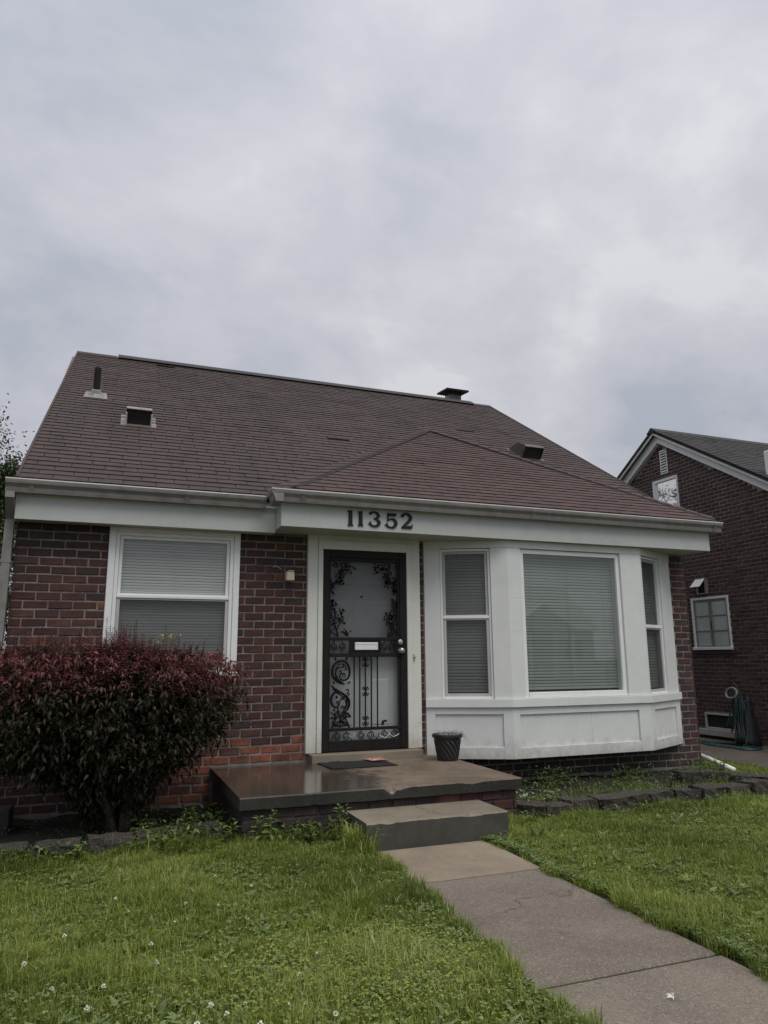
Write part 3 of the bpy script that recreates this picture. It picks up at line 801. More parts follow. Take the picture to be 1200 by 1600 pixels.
# ---- fascias, soffits, gutters
FY0, FY1, STEPX = -.22, -.48, 1.535
fb = MB()
fb.box(HX0 - .005, STEPX, FY0, FY0 + .022, 2.485, 2.80)
fb.box(HX0 - .005, HX0 + .017, FY0 + .022, .0, 2.485, 2.80)
fb.build('fascia', M_FASCIA, house, bevel=.003)
fb = MB()
fb.box(STEPX, 6.995, FY1, FY1 + .022, 2.515, 2.83)
fb.box(STEPX, STEPX + .022, FY1 + .022, FY0 + .03, 2.515, 2.83)
fb.box(6.973, 6.995, FY1 + .022, -.0, 2.515, 2.83)
fas = fb.build('fascia', M_FASCIA, house, bevel=.003)
crown = MB()   # bed moulding under the gutter
crown.prism([(HX0 - .003, FY0 - .001, 2.70), (HX0 - .003, FY0 - .03, 2.735), (HX0 - .003, FY0 - .001, 2.76)], (STEPX - HX0, 0, 0))
crown.prism([(STEPX - .02, FY1 - .001, 2.735), (STEPX - .02, FY1 - .035, 2.765), (STEPX - .02, FY1 - .001, 2.79)], (5.48, 0, 0))
crown.build('bed_moulding', M_FASCIA, house)
sf = MB()
sf.box(HX0 + .02, STEPX + .01, FY0 + .024, .0085, 2.497, 2.515)
sf.build('soffit', M_SOFFIT, house)
sf = MB(); sf.box(STEPX + .024, 6.97, FY1 + .024, .0085, 2.522, 2.54); sf.build('soffit', M_SOFFIT, house)
jn = MB()
jn.box(4.33, 4.332, FY1 - .0015, FY1, 2.515, 2.74); jn.build('fascia_seam', M_SOFFIT, fas)
MB().box(5.72, 5.7215, FY1 - .0015, FY1, 2.515, 2.74).build('fascia_seam', M_SOFFIT, fas)
MB().box(.41, .4115, FY0 - .0015, FY0, 2.485, 2.70).build('fascia_seam', M_SOFFIT, fas)
GP = [(0, 0), (0, .115), (-.004, .115), (-.004, .006), (-.075, .006), (-.080, .03), (-.083, .052), (-.098, .068), (-.112, .082), (-.116, .100), (-.116, .113), (-.102, .113), (-.102, .118), (-.122, .118), (-.122, .098), (-.117, .078), (-.102, .062), (-.090, .046), (-.086, .022), (-.080, 0)]
def gutter(axis, a0, a1, off, z):
    """K-style gutter; axis 'x' runs along X at Y=off, 'y' along Y facing -X at X=off"""
    pts = GP
    m_ = MB()
    n = len(pts)
    A = [(a0, off + p, z + q) if axis == 'x' else (off + p, a0, z + q) for p, q in pts]
    B = [(a1, off + p, z + q) if axis == 'x' else (off + p, a1, z + q) for p, q in pts]
    m_.add(A + B, [(i, (i + 1) % n, n + (i + 1) % n, n + i) for i in range(n)])
    # end caps
    for a in (a0, a1):
        outl = [(0, 0), (0, .115), (-.122, .118), (-.122, .098), (-.102, .062), (-.086, .022), (-.080, 0)]
        m_.add([(a, off + p, z + q) if axis == 'x' else (off + p, a, z + q) for p, q in outl], [tuple(range(len(outl)))])
    return m_
ZG0, ZG1 = 2.715, 2.745
g1 = gutter('x', HX0 - .09, STEPX - .12, FY0 - .002, ZG0).build('gutter', M_GUTTER, house)
g2 = gutter('x', STEPX - .105, 7.12, FY1 - .002, ZG1).build('gutter', M_GUTTER, house)
gutter('y', FY1 - .118, FY0 - .125, STEPX - .004, ZG1 - .004).build('gutter_return', M_GUTTER, g2)
for g, x0, x1, y, z in ((g1, HX0 - .092, STEPX - .115, FY0 - .128, ZG0), (g2, STEPX - .130, 7.122, FY1 - .128, ZG1)):
    MB().box(x0, x1, y, y + .014, z + .108, z + .122).build('gutter_lip', M_GUTLIP, g, bevel=.003)
for g, xs_, y, z in ((g1, (HX0 + .10, .62), FY0, ZG0), (g2, (STEPX + .17, 4.35, 6.98), FY1, ZG1)):
    for x in xs_:      # joint sleeves
        MB().add([(xx, y - .002 + p * 1.02 - .001, z + q - .002) for xx in (x, x + .045) for p, q in [(-.080, 0), (-.088, .022), (-.104, .062), (-.120, .080), (-.124, .100), (-.124, .108)]],
                 [(i, i + 1, 7 + i, 6 + i) for i in range(5)]).build('gutter_joint', M_GUTTER, g)
ds = MB()
def rect_tube(m_, pts, wx, wy):
    pts = [Vector(p) for p in pts]
    V = [p + Vector((sx * wx / 2, sy * wy / 2, 0)) for p in pts for sx, sy in ((-1, -1), (-.33, -1.12), (.33, -1.12), (1, -1), (1, 1), (-1, 1))]
    n = 6
    m_.add(V, [(i * n + k, i * n + (k + 1) % n, (i + 1) * n + (k + 1) % n, (i + 1) * n + k) for i in range(len(pts) - 1) for k in range(n)] + [tuple(range(n)), tuple((len(pts) - 1) * n + k for k in range(n))])
rect_tube(ds, [(-.895, -.29, 2.715), (-.895, -.29, 2.66), (-.905, -.06, 2.50), (-.905, -.06, 2.44), (-.905, -.06, .0), (-.905, -.16, -.10)], .075, .075)
dso = ds.build('downspout', M_GUTTER, house)
for z in (2.1, .9): MB().box(-.948, -.862, -.104, -.02, z, z + .03).build('downspout_strap', M_GUTTER, dso)

# ---- house number
NUMC = M_NUM
def ribbon(m_, pts, wid, d0, d1, place):
    c = catmull([(p[0], p[1], 0) for p in pts], 5); n = len(c)
    ws = np.interp(np.linspace(0, len(pts) - 1, n), range(len(pts)), wid)
    L_, R_ = [], []
    for i in range(n):
        t = (c[min(i + 1, n - 1)] - c[max(i - 1, 0)]).normalized(); s_ = Vector((-t.y, t.x, 0))
        L_.append(c[i] + s_ * ws[i] / 2); R_.append(c[i] - s_ * ws[i] / 2)
    for i in range(n - 1):
        q = [L_[i], R_[i], R_[i + 1], L_[i + 1]]
        m_.add([place(p.x, p.y, d0) for p in q] + [place(p.x, p.y, d1 + .00001 * (i % 7)) for p in q],
               [(4, 5, 6, 7), (0, 1, 5, 4), (2, 3, 7, 6), (1, 2, 6, 5), (3, 0, 4, 7)])
def polyp(m_, pts, d0, d1, place):
    n = len(pts)
    m_.add([place(p[0], p[1], d0) for p in pts] + [place(p[0], p[1], d1) for p in pts],
           [tuple(range(n, 2 * n))] + [(i, (i + 1) % n, n + (i + 1) % n, n + i) for i in range(n)])
def digit(ch, xc, zb, h):
    m_ = MB(); pl = lambda a, b, d: (xc + a * h, FY1 - d, zb + b * h)
    d0, d1 = .0, .014
    if ch == '1':
        polyp(m_, [(-.19, 0), (.19, 0), (.16, .055), (.125, .11), (.115, 1.0), (.085, 1.0), (-.01, .955), (-.20, .935), (-.20, .89), (-.115, .84), (-.125, .11), (-.16, .055)], d0, d1, pl)
    if ch == '3':
        ribbon(m_, [(-.33, .80), (-.27, .90), (-.05, .965), (.20, .86), (.24, .70), (.12, .57), (-.06, .53)], [.17, .14, .10, .17, .21, .15, .07], d0, d1, pl)
        ribbon(m_, [(-.06, .53), (.16, .47), (.30, .28), (.18, .09), (-.04, .04), (-.24, .10), (-.36, .22)], [.07, .14, .22, .18, .10, .13, .15], d0, d1 - .0004, pl)
        polyp(m_, [(-.46, .17), (-.27, .12), (-.25, .22), (-.29, .38), (-.36, .26)], d0, d1 - .001, pl)
    if ch == '5':
        polyp(m_, [(-.27, 1.0), (-.24, .97), (.33, .97), (.37, 1.0), (.33, .79), (-.17, .77), (-.21, .44), (-.28, .42)], d0, d1, pl)
        ribbon(m_, [(-.22, .47), (-.04, .60), (.20, .56), (.33, .33), (.20, .09), (-.03, .03), (-.24, .10), (-.36, .22)], [.07, .10, .17, .23, .18, .10, .13, .15], d0, d1 - .0005, pl)
        polyp(m_, [(-.46, .17), (-.27, .12), (-.25, .22), (-.29, .36), (-.36, .26)], d0, d1 - .001, pl)
    if ch == '2':
        ribbon(m_, [(-.35, .74), (-.30, .86), (-.08, .96), (.17, .87), (.24, .68), (.10, .46), (-.14, .26), (-.32, .08)], [.19, .17, .12, .18, .22, .19, .13, .12], d0, d1, pl)
        polyp(m_, [(-.40, .0), (.33, .0), (.40, .30), (.37, .31), (.30, .19), (-.20, .17), (-.38, .10)], d0, d1 - .0006, pl)
    return m_
for ch, xc, zb, h in (('1', 2.252, 2.558, .165), ('1', 2.362, 2.562, .160), ('3', 2.517, 2.562, .160), ('5', 2.700, 2.560, .160), ('2', 2.880, 2.563, .163)):
    digit(ch, xc, zb, h).build('number_digit', NUMC, fas, fix=False)

# ---- front left window
def window_unit(T, parent, W, z0, z1, zm, frame=.035, framem=M_VINYL, depth=.02, sash_m=M_VINYL, lower_screen=True, double=True, upper_screen=False, nm='window'):
    """double-hung unit in local coords: u along wall, z up, n outward. Returns the window part."""
    f = MB(T)
    f.box(0, frame, -.08, depth, z0, z1); f.box(W - frame, W, -.08, depth, z0, z1)
    f.box(frame, W - frame, -.08, depth, z1 - frame, z1); f.box(frame, W - frame, -.08, depth + .012, z0, z0 + frame)
    fo = f.build(nm, framem, parent, bevel=.003)
    def sash(za, zb, n, r, m_, scr):
        s_ = MB(T); a, b = frame + .002, W - frame - .002
        s_.box(a, a + r, n - .03, n, za, zb); s_.box(b - r, b, n - .03, n, za, zb)
        s_.box(a + r, b - r, n - .03, n, zb - r, zb); s_.box(a + r, b - r, n - .03, n, za, za + r)
        s_.build('sash', m_, fo, bevel=.0025)
        MB(T).add([(a + r, n - .018, za + r), (b - r, n - .018, za + r), (b - r, n - .018, zb - r), (a + r, n - .018, zb - r)], [(0, 1, 2, 3)]).build('pane', M_GLASS, fo)
        if scr:
            MB(T).add([(a + r, n - .006, za + r), (b - r, n - .006, za + r), (b - r, n - .006, zb - r), (a + r, n - .006, zb - r)], [(0, 1, 2, 3)]).build('insect_screen', M_SCREEN, fo)
    if double:
        sash(zm, z1 - frame, depth - .025, .030, sash_m, upper_screen)
        sash(z0 + frame + .0, zm + .0, depth - .006, .032, M_STORM, lower_screen)
        MB(T).box(frame, W - frame, depth - .03, depth + .006, zm - .014, zm + .016).build('meeting_rail', framem, fo, bevel=.003)
    else:
        a, b = frame, W - frame
        MB(T).add([(a, depth - .03, z0 + frame), (b, depth - .03, z0 + frame), (b, depth - .03, z1 - frame), (a, depth - .03, z1 - frame)], [(0, 1, 2, 3)]).build('pane', M_GLASSG, fo)
    return fo
def blind(T, loc, u0, u1, z0, z1, n, label, mat, pitch=.0245):
    root = empty('window_blind', loc, label, 'blind', 'drawn white window blinds')
    L = u1 - u0
    hw_ = pitch * .44
    prof = [(-.0065, -hw_ * 1.02), (-.001, -hw_ * .35), (.001, hw_ * .35), (.0005, hw_)]
    m_ = MB(T)
    me = None
    zz = z1 - .03; k = 0
    hd = MB(T).box(u0, u1, n - .03, n + .002, z1 - .025, z1).build('headrail', mat, root)
    cx = (u0 + u1) / 2
    org = Vector(T(u0, n, z1)); ux = (Vector(T(u0 + 1, n, z1)) - org); nx = (Vector(T(u0, n + 1, z1)) - org)
    B = Matrix((ux, -nx, Vector((0, 0, 1)))).transposed().to_4x4()
    # one slat mesh, local x along the slat, local -y outward
    vs_ = []; fs = []
    for xx in (0, L):
        for (dn, dz) in prof: vs_.append((xx, -dn, dz))
    fs = [(i, i + 1, 4 + i + 1, 4 + i) for i in range(3)]
    me = MB().add(vs_, fs).mesh('slat', mat, smooth=True, fix=False)
    while zz > z0 + .03:
        o_ = bpy.data.objects.new('slat', me); COL.objects.link(o_); o_.parent = root
        mm = B.copy(); mm.translation = Vector(T(u0, n, zz + rnd.uniform(-.0007, .0007) + .002 * math.sin(k * .25 + u0))) - root.location
        mm = mm @ Matrix.Rotation(rnd.uniform(-.035, .035) - .42, 4, 'X')
        o_.matrix_local = mm
        zz -= pitch; k += 1
    for f_ in ((.16, .84) if L < .8 else (.12, .5, .88)):
        MB(T).box(u0 + L * f_ - .0015, u0 + L * f_ + .0015, n + .006, n + .008, z0, z1 - .02).build('ladder_cord', mat, root)
    MB(T).box(u0, u1, n - .012, n + .002, z0, z0 + .014).build('bottom_rail', mat, root)
    return root
TF = lambda u, n, z: (u, -n, z)
TR = MB()
TR.box(-.040, .022, -.034, .03, 1.10, 2.496); TR.box(1.157, 1.218, -.034, .03, 1.10, 2.496)
TR.box(.022, 1.157, -.034, .03, 2.452, 2.496)
TR.box(-.055, 1.232, -.055, .03, 1.065, 1.0999)
wtrim = TR.build('window_casing', M_VINYL, house, bevel=.004)
W1 = window_unit(lambda u, n, z: (.0235 + u, -n, z), house, 1.132, 1.1015, 2.451, 1.826)
blind(TF, (.59, .06, 1.1), .08, 1.10, 1.13, 2.41, -.055, 'white mini blind behind the double hung window above the red shrub', M_SLAT, .0285)

# ---- entrance: casing, threshold, inner door, iron security door
cs = MB()
cs.box(1.930, 2.040, -.045, .02, .292, 2.53); cs.box(2.0405, 2.092, -.062, .02, .292, 2.47)
cs.box(3.105, 3.210, -.045, .02, .292, 2.53); cs.box(3.046, 3.1045, -.062, .02, .292, 2.47)
cs.box(2.0405, 3.1045, -.045, .02, 2.4705, 2.53); cs.box(2.0925, 3.0455, -.062, .02, 2.372, 2.47)
cs.build('door_casing', M_CREAM, house, bevel=.004)
MB().box(1.965, 3.165, -.17, .15, .205, .290).build('threshold', M_THRESH, house, bevel=.006)
dr = MB().box(2.10, 3.035, .075, .115, .30, 2.365)
door = dr.build('front_door', M_DOOR, house, bevel=.003)
for (x0, x1) in ((2.22, 2.50), (2.63, 2.915)):
    for (z0, z1) in ((.50, 1.04), (1.18, 1.86), (1.97, 2.22)):
        pm = MB()
        for a, b in ((0, .022),):
            pm.prism([(x0, .0745, z0), (x1, .0745, z0), (x1, .0745, z1), (x0, .0745, z1)], (0, .002, 0))
        pts0 = [(x0, z0), (x1, z0), (x1, z1), (x0, z1)]; pts1 = [(x0 + .02, z0 + .02), (x1 - .02, z0 + .02), (x1 - .02, z1 - .02), (x0 + .02, z1 - .02)]
        pts2 = [(x0 + .045, z0 + .045), (x1 - .045, z0 + .045), (x1 - .045, z1 - .045), (x0 + .045, z1 - .045)]
        pm = MB().add([(a, .0735, b) for a, b in pts0] + [(a, .084, b) for a, b in pts1] + [(a, .069, b) for a, b in pts2],
                      [(i, (i + 1) % 4, 4 + (i + 1) % 4, 4 + i) for i in range(4)] + [(4 + i, 4 + (i + 1) % 4, 8 + (i + 1) % 4, 8 + i) for i in range(4)] + [(8, 9, 10, 11)])
        pm.build('door_panel', M_DOOR, door)
MB().tube([(2.565, .074, 1.885), (2.565, .066, 1.885)], .013, 12).build('peephole', M_BLACK, door)
def dx(x): return 2.097 + (x - 75) / 875 * .945
def dz(y):
    t = 1172 - (1000 + y / 6.667); return .298 + .006312 * t + 1.178e-6 * t * t
def dzu(y): return dz(y - 1066.7)
def dxu(x): return 2.095 + (x - 90) / 860 * .950
DY = -.022
sd = MB()
xl0, xl1, xr0, xr1 = 2.096, 2.168, 2.965, 3.042
sd.box(xl0, xl1, DY - .03, DY + .005, .30, 2.368); sd.box(xr0, xr1, DY - .03, DY + .005, .30, 2.368)
sd.box(xl1, xr0, DY - .03, DY + .005, 2.29, 2.368)
sd.box(xl1, xr0, DY - .03, DY + .005, .30, .405)
zr = lambda y0, y1: (dz(y1), dz(y0))
sdo = sd.build('security_door', M_DIRON, house, bevel=.004)
rl = MB()
for y0, y1 in ((-27, 6), (138, 176), (905, 938)):
    a, b = zr(y0, y1); rl.box(xl1, xr0, DY - .026, DY, a, b)
a, b = zr(6, 138)
rl.box(dx(350), dx(385), DY - .026, DY, a, b); rl.box(dx(655), dx(680), DY - .026, DY, a, b)
rl.box(dx(385), dx(655), DY - .022, DY - .004, a, b)
rl.box(xl1 + .0, xl1 + .012, DY - .02, DY, .405, 2.29); rl.box(xr0 - .022, xr0, DY - .02, DY, .405, 2.29)
rl.box(xl1 + .012, xr0 - .022, DY - .02, DY, 2.255, 2.29)
rl.build('door_rail', M_DIRON, sdo, bevel=.003)
for x in (400, 457, 515, 577, 640):
    a, b = zr(176, 905); MB().box(dx(x) - .006, dx(x) + .006, DY - .016, DY - .004, a, b).build('door_bar', M_BLACK, sdo)
a, b = zr(25, 104)
mf = MB().box(dx(400), dx(640), DY - .036, DY - .023, a, b)
mfo = mf.build('mail_slot', M_WHITEPL, sdo, bevel=.004)
MB().box(dx(404), dx(636), DY - .040, DY - .0365, dz(44), dz(30)).build('mail_slot_hood', M_VINYL, sdo, bevel=.001)
pt = MB().box(dx(820), dx(925), DY - .034, DY - .031, dz(155), dz(-12)).build('lock_plate', M_BLACK, sdo, bevel=.001)
def knob(x, y, big):
    c = (dx(x), DY - .034, dz(y)); prof = [(.032, 0), (.033, .008), (.018, .012), (.016, .024), (.028, .034), (.031, .046), (.022, .056), (.001, .058)] if big else [(.030, 0), (.031, .010), (.026, .020), (.018, .022), (.001, .0225)]
    m_ = MB(lambda a, b, c_: (c[0] + a, c[1] - c_, c[2] + b)).lathe(prof, (0, 0, 0), 18)
    m_.build('door_knob' if big else 'deadbolt', M_KNOB, sdo, smooth=True)
knob(875, 22, False); knob(880, 112, True)
MB().add([(xl1, DY + .012, .40), (xr0, DY + .012, .40), (xr0, DY + .012, 2.29), (xl1, DY + .012, 2.29)], [(0, 1, 2, 3)]).build('storm_pane', M_GLASSD, sdo)
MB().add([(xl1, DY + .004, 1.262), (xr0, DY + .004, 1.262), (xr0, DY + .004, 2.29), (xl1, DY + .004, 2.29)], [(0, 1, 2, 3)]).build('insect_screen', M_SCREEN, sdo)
YO = DY - .012
def spiral(m_, cx, cz, r0, turns, a0, dirn, rad=.0054, rin=.25):
    n = int(14 * turns) + 2; P = []
    for i in range(n):
        t = i / (n - 1); rr = r0 * (1 - t * (1 - rin)); an = a0 + dirn * t * turns * 2 * math.pi
        P.append((cx + rr * math.cos(an), YO, cz + rr * math.sin(an)))
    m_.tube(P, rad, 5)
    return P
def orn(name, m_): return m_.build(name, M_BLACK, sdo)
# scroll bands
for (xa, xb_, yc) in ((195, 272, 70), (715, 790, 70)):
    m_ = MB()
    spiral(m_, dx(xa), dz(yc), .040, 1.75, math.pi * .5, 1); spiral(m_, dx(xb_), dz(yc), .040, 1.75, math.pi * .5, -1)
    for xq in (xa, xb_):
        m_.tube([(dx(xq), YO, dz(yc - 38)), (dx(xq), YO, dz(yc - 62))], .005, 5); m_.tube([(dx(xq), YO, dz(yc + 38)), (dx(xq - 12), YO, dz(yc + 64))], .004, 5)
        m_.tube([(dx(xq) + .012, YO, dz(yc + 30)), (dx(xq) + .045, YO, dz(yc + 10))], [.005, .002], 5)
    orn('scroll_band', m_)
m_ = MB()
for xa, d_ in ((232, 1), (318, -1), (472, 1), (562, -1), (715, 1), (805, -1)):
    spiral(m_, dx(xa), dz(992), .042, 1.8, math.pi * .5, d_); m_.tube([(dx(xa), YO, dz(945)), (dx(xa), YO, dz(960))], .006, 5)
for xa, xb_ in ((160, 190), (345, 400), (600, 660), (840, 875)):
    m_.tube([(dx(xa), YO, dz(1000)), (dx((xa + xb_) / 2), YO, dz(1030)), (dx(xb_), YO, dz(975))], [.004, .007, .003], 5)
m_.tube([(dx(160), YO, dz(1042)), (dx(870), YO, dz(1040))], .003, 5)
orn('scroll_band', m_)
pr = MB()
pr.tube([(dx(x), YO - .004, dz(y)) for x, y in ((345, 985), (380, 1020), (405, 960))], .003, 5); pr.tube([(dx(x), YO - .004, dz(y)) for x, y in ((660, 1000), (715, 1030), (760, 985), (800, 1020), (850, 1000), (878, 965))], .0035, 5)
pr.build('worn_scroll', M_WHITEPL, sdo)
# small double scrolls on the middle bar
for yc in (232, 535, 843):
    m_ = MB()
    for s1 in (-1, 1):
        for s2 in (-1, 1):
            cx_, cz_ = dx(515) + s1 * .026, dz(yc) + s2 * .028
            spiral(m_, cx_, cz_, .019, 1.2, math.pi * (.5 if s2 > 0 else 1.5), s1 * s2, .0038, .3)
        m_.tube([(dx(515) + s1 * .026, YO, dz(yc) + .047), (dx(515) + s1 * .004, YO, dz(yc)), (dx(515) + s1 * .026, YO, dz(yc) - .047)], .004, 5)
    m_.tube([(dx(515), YO, dz(yc) + .035), (dx(515), YO, dz(yc) - .035)], [.006, .006], 6)
    orn('double_scroll', m_)
# acanthus scroll column, left of the lower panel
m_ = MB()
def curve(pts, rr, n=5):
    rr = [q * 1.65 for q in rr]; c = catmull([(dx(x), YO, dz(y)) for x, y in pts], n)
    ws = np.interp(np.linspace(0, len(pts) - 1, len(c)), range(len(pts)), rr); m_.tube(c, list(ws), 5)
def leaflet(x, y, ang, ln, wd, up=False):
    ln *= 1.25; wd *= 1.35; cx_, cz_ = (dxu(x), dzu(y)) if up else (dx(x), dz(y))
    ca, sa = math.cos(ang), math.sin(ang)
    P = [(0, 0), (ln * .45, wd / 2), (ln, 0), (ln * .45, -wd / 2)]
    q = [(cx_ + a * ca - b * sa, cz_ + a * sa + b * ca) for a, b in P]
    m_.add([(a, YO - .004, b) for a, b in q] + [(a, YO + .003, b) for a, b in q], [(0, 1, 2, 3), (7, 6, 5, 4), (0, 4, 5, 1), (1, 5, 6, 2), (2, 6, 7, 3), (3, 7, 4, 0)])
curve([(300, 460), (230, 430), (180, 360), (190, 270), (250, 218), (320, 235), (352, 310), (340, 390), (290, 415), (252, 380), (275, 345), (310, 365)], [.004, .007, .009, .009, .008, .008, .008, .007, .006, .005, .004, .003])
curve([(285, 450), (225, 400), (212, 330), (240, 285), (300, 280)], [.003, .006, .006, .005, .003])
curve([(170, 470), (200, 500), (270, 545), (330, 590), (350, 650), (335, 710), (300, 745)], [.005, .009, .009, .008, .008, .007, .004])
curve([(260, 540), (200, 545), (170, 600), (180, 665), (220, 692), (250, 660), (225, 635)], [.006, .008, .009, .008, .006, .005, .003])
curve([(250, 640), (280, 590), (320, 600), (325, 680), (300, 720)], [.003, .005, .006, .005, .003])
curve([(235, 690), (240, 760), (262, 800), (290, 760), (300, 700)], [.005, .006, .007, .006, .004])
curve([(205, 180), (215, 215)], [.008, .004]); curve([(325, 180), (318, 215)], [.008, .004])
curve([(310, 520), (335, 510), (340, 535), (320, 550)], [.004, .005, .004, .003]); curve([(330, 450), (352, 440), (345, 420)], [.004, .005, .003])
for x, y, an in ((255, 225, 3.6), (300, 255, 3.9), (330, 300, 3.4), (200, 300, 0), (200, 380, .3), (240, 430, .8), (300, 600, 3.7), (335, 640, 3.2), (320, 700, 2.6), (205, 600, .2), (210, 570, 5.6)):
    leaflet(x, y, an, .030, .016)
for k in range(26):
    leaflet(rnd.uniform(180, 345), rnd.uniform(760, 870), rnd.uniform(0, 6.28), rnd.uniform(.018, .034), .014)
curve([(175, 905), (190, 870), (215, 800), (190, 760)], [.007, .006, .005, .004]); curve([(350, 905), (335, 860), (310, 800), (335, 750)], [.007, .006, .005, .004])
curve([(200, 860), (262, 885), (325, 860)], [.005, .008, .005]); curve([(262, 800), (262, 900)], [.007, .005])
def rungs(A, B, k):
    for q in range(k):
        t = q / (k - 1) * (len(A) - 1.001); i_ = int(t); f_ = t - i_
        pa = (A[i_][0] + (A[i_ + 1][0] - A[i_][0]) * f_, A[i_][1] + (A[i_ + 1][1] - A[i_][1]) * f_)
        t = q / (k - 1) * (len(B) - 1.001); i_ = int(t); f_ = t - i_
        pb = (B[i_][0] + (B[i_ + 1][0] - B[i_][0]) * f_, B[i_][1] + (B[i_ + 1][1] - B[i_][1]) * f_)
        m_.tube([(dx(pa[0]), YO, dz(pa[1])), (dx(pb[0]), YO, dz(pb[1]))], .0035, 4)
O1 = [(300, 460), (230, 430), (180, 360), (190, 270), (250, 218), (320, 235), (352, 310)]
I1 = [(285, 435), (235, 400), (212, 340), (222, 280), (262, 248), (305, 262), (325, 310)]
curve(I1, [.003, .004, .004, .004, .004, .004, .003]); rungs(O1, I1, 13)
O2 = [(170, 470), (200, 500), (270, 545), (330, 590), (350, 650), (335, 710), (300, 745)]
I2 = [(185, 505), (220, 535), (268, 575), (305, 612), (318, 655), (308, 700), (285, 730)]
curve(I2, [.003, .004, .004, .004, .004, .004, .003]); rungs(O2, I2, 12)
for cx2, cz2, r2_, d2_ in ((300, 370, .026, 1), (235, 640, .026, -1), (262, 330, .018, 1), (275, 690, .018, -1), (215, 790, .018, 1), (310, 790, .018, -1), (225, 850, .016, -1), (300, 850, .016, 1), (195, 440, .014, 1), (340, 560, .014, -1), (200, 720, .014, 1)):
    spiral(m_, dx(cx2), dz(cz2), r2_, 1.3, 1.0, d2_, .0042, .3)
for x_, y_ in ((205, 770), (235, 745), (290, 755), (320, 770), (345, 800), (180, 810), (262, 845), (262, 780), (200, 890), (325, 890), (240, 890), (285, 890)):
    for an_ in (.4, 1.6, 2.8): leaflet(x_, y_, an_, .026, .013)
orn('leaf_scroll', m_)
m_ = MB()
curve([(690, 895), (695, 855), (735, 848)], [.008, .009, .006])
orn('broken_scroll', m_)
# trees and vines of the upper panel (mirrored left/right)
for mir in (0, 1):
    m_ = MB()
    MX = lambda x: x if not mir else 1020 - x
    def cu(pts, rr):
        rr = [q * 1.35 for q in rr]; c = catmull([(dxu(MX(x)), YO, dzu(y)) for x, y in pts], 5)
        ws = np.interp(np.linspace(0, len(pts) - 1, len(c)), range(len(pts)), rr); m_.tube(c, list(ws), 5)
    cu([(245, 1035), (225, 950), (195, 860), (175, 760), (185, 660)], [.008, .006, .005, .004, .003])
    cu([(230, 970), (262, 890), (285, 790)], [.005, .004, .003]); cu([(215, 930), (175, 990), (160, 1035)], [.004, .003, .003])
    cu([(150, 930), (185, 985), (240, 1030)], [.004, .004, .005]); cu([(200, 870), (235, 830), (270, 850)], [.004, .003, .003])
    cu([(155, 560), (190, 520), (215, 470), (265, 420), (270, 340), (330, 315), (410, 310)], [.004, .005, .005, .005, .005, .004, .003])
    cu([(215, 470), (290, 470)], [.004, .003])
    def lf(n, x0, x1, y0, y1, f=None):
        for k in range(n):
            x, y = rnd.uniform(x0, x1), rnd.uniform(y0, y1)
            leaflet(MX(x), y, rnd.uniform(0, 6.28), rnd.uniform(.018, .032), rnd.uniform(.012, .018), True)
    lf(30, 160, 215, 645, 760); lf(56, 155, 300, 765, 910); lf(16, 160, 210, 500, 580); lf(32, 235, 300, 370, 500); lf(32, 220, 410, 290, 370); lf(10, 180, 420, 260, 310); lf(12, 155, 240, 460, 500)
    if not mir: lf(14, 290, 375, 965, 1030); cu([(345, 1035), (335, 985)], [.006, .004])
    else: lf(24, 150, 270, 900, 1030); lf(20, 150, 300, 420, 500)
    orn('vine_ornament', m_)
bx = MB().box(3.118, 3.137, -.066, -.0455, 1.205, 1.275).build('doorbell', M_CREAMPL, house, bevel=.003)
MB().box(3.122, 3.133, -.070, -.0665, 1.222, 1.240).build('bell_button', M_BLACK, bx)

# light fitting left of the door
lt = MB().box(1.705, 1.765, -.11, -.005, 2.115, 2.125)
lo_ = MB().prism([(1.690, -.012, 2.02), (1.775, -.012, 2.02), (1.772, -.012, 2.115), (1.692, -.012, 2.115)], (0, -.09, 0)).build('porch_lamp', M_CREAMPL, None, bevel=.008)
lt.build('mounting_plate', M_TIN, lo_)
MB().tube([(1.66, -.006, 2.14), (1.60, -.012, 2.17), (1.56, -.02, 2.165)], [.006, .006, .010], 6).build('loose_wire', M_TIN, lo_)
tag(lo_, 'small cream boxy porch lamp on the brick wall left of the door', 'lamp')

# ---- bay window
BA, BB_, BC, BD = Vector((3.28, 0, 0)), Vector((4.115, -.40, 0)), Vector((5.955, -.40, 0)), Vector((6.755, 0, 0))
def face_tf(A, B):
    d = (B - A).normalized(); n_ = Vector((d.y, -d.x, 0))
    return (lambda u, n, z: A + d * u + n_ * n + Vector((0, 0, z))), (B - A).length
bay_body = MB()
ZB0, ZB1 = .168, 2.521
for (A, B, z0, z1, off) in ((BA, BB_, ZB0, .70, -.045), (BB_, BC, ZB0, .70, -.045), (BC, BD, ZB0, .70, -.045)):
    T, L = face_tf(A, B); bay_body.tf = T
    bay_body.add([(0, off, z0 + .01), (L, off, z0 + .01), (L, off, z1), (0, off, z1)], [(0, 1, 2, 3)])
bay_body.tf = None
bay_body.prism([tuple(BA + Vector((.03, .02, ZB0 + .006))), tuple(BB_ + Vector((.02, .03, ZB0 + .006))), tuple(BC + Vector((-.02, .03, ZB0 + .006))), tuple(BD + Vector((-.03, .02, ZB0 + .006)))], (0, 0, .012))
bay_body.prism([tuple(BA + Vector((.05, .05, .70))), tuple(BB_ + Vector((.02, .08, .70))), tuple(BC + Vector((-.02, .08, .70))), tuple(BD + Vector((-.05, .05, .70)))], (0, 0, .03))
bay_body.prism([tuple(BA + Vector((.05, .05, 2.48))), tuple(BB_ + Vector((.02, .08, 2.48))), tuple(BC + Vector((-.02, .08, 2.48))), tuple(BD + Vector((-.05, .05, 2.48)))], (0, 0, .03))
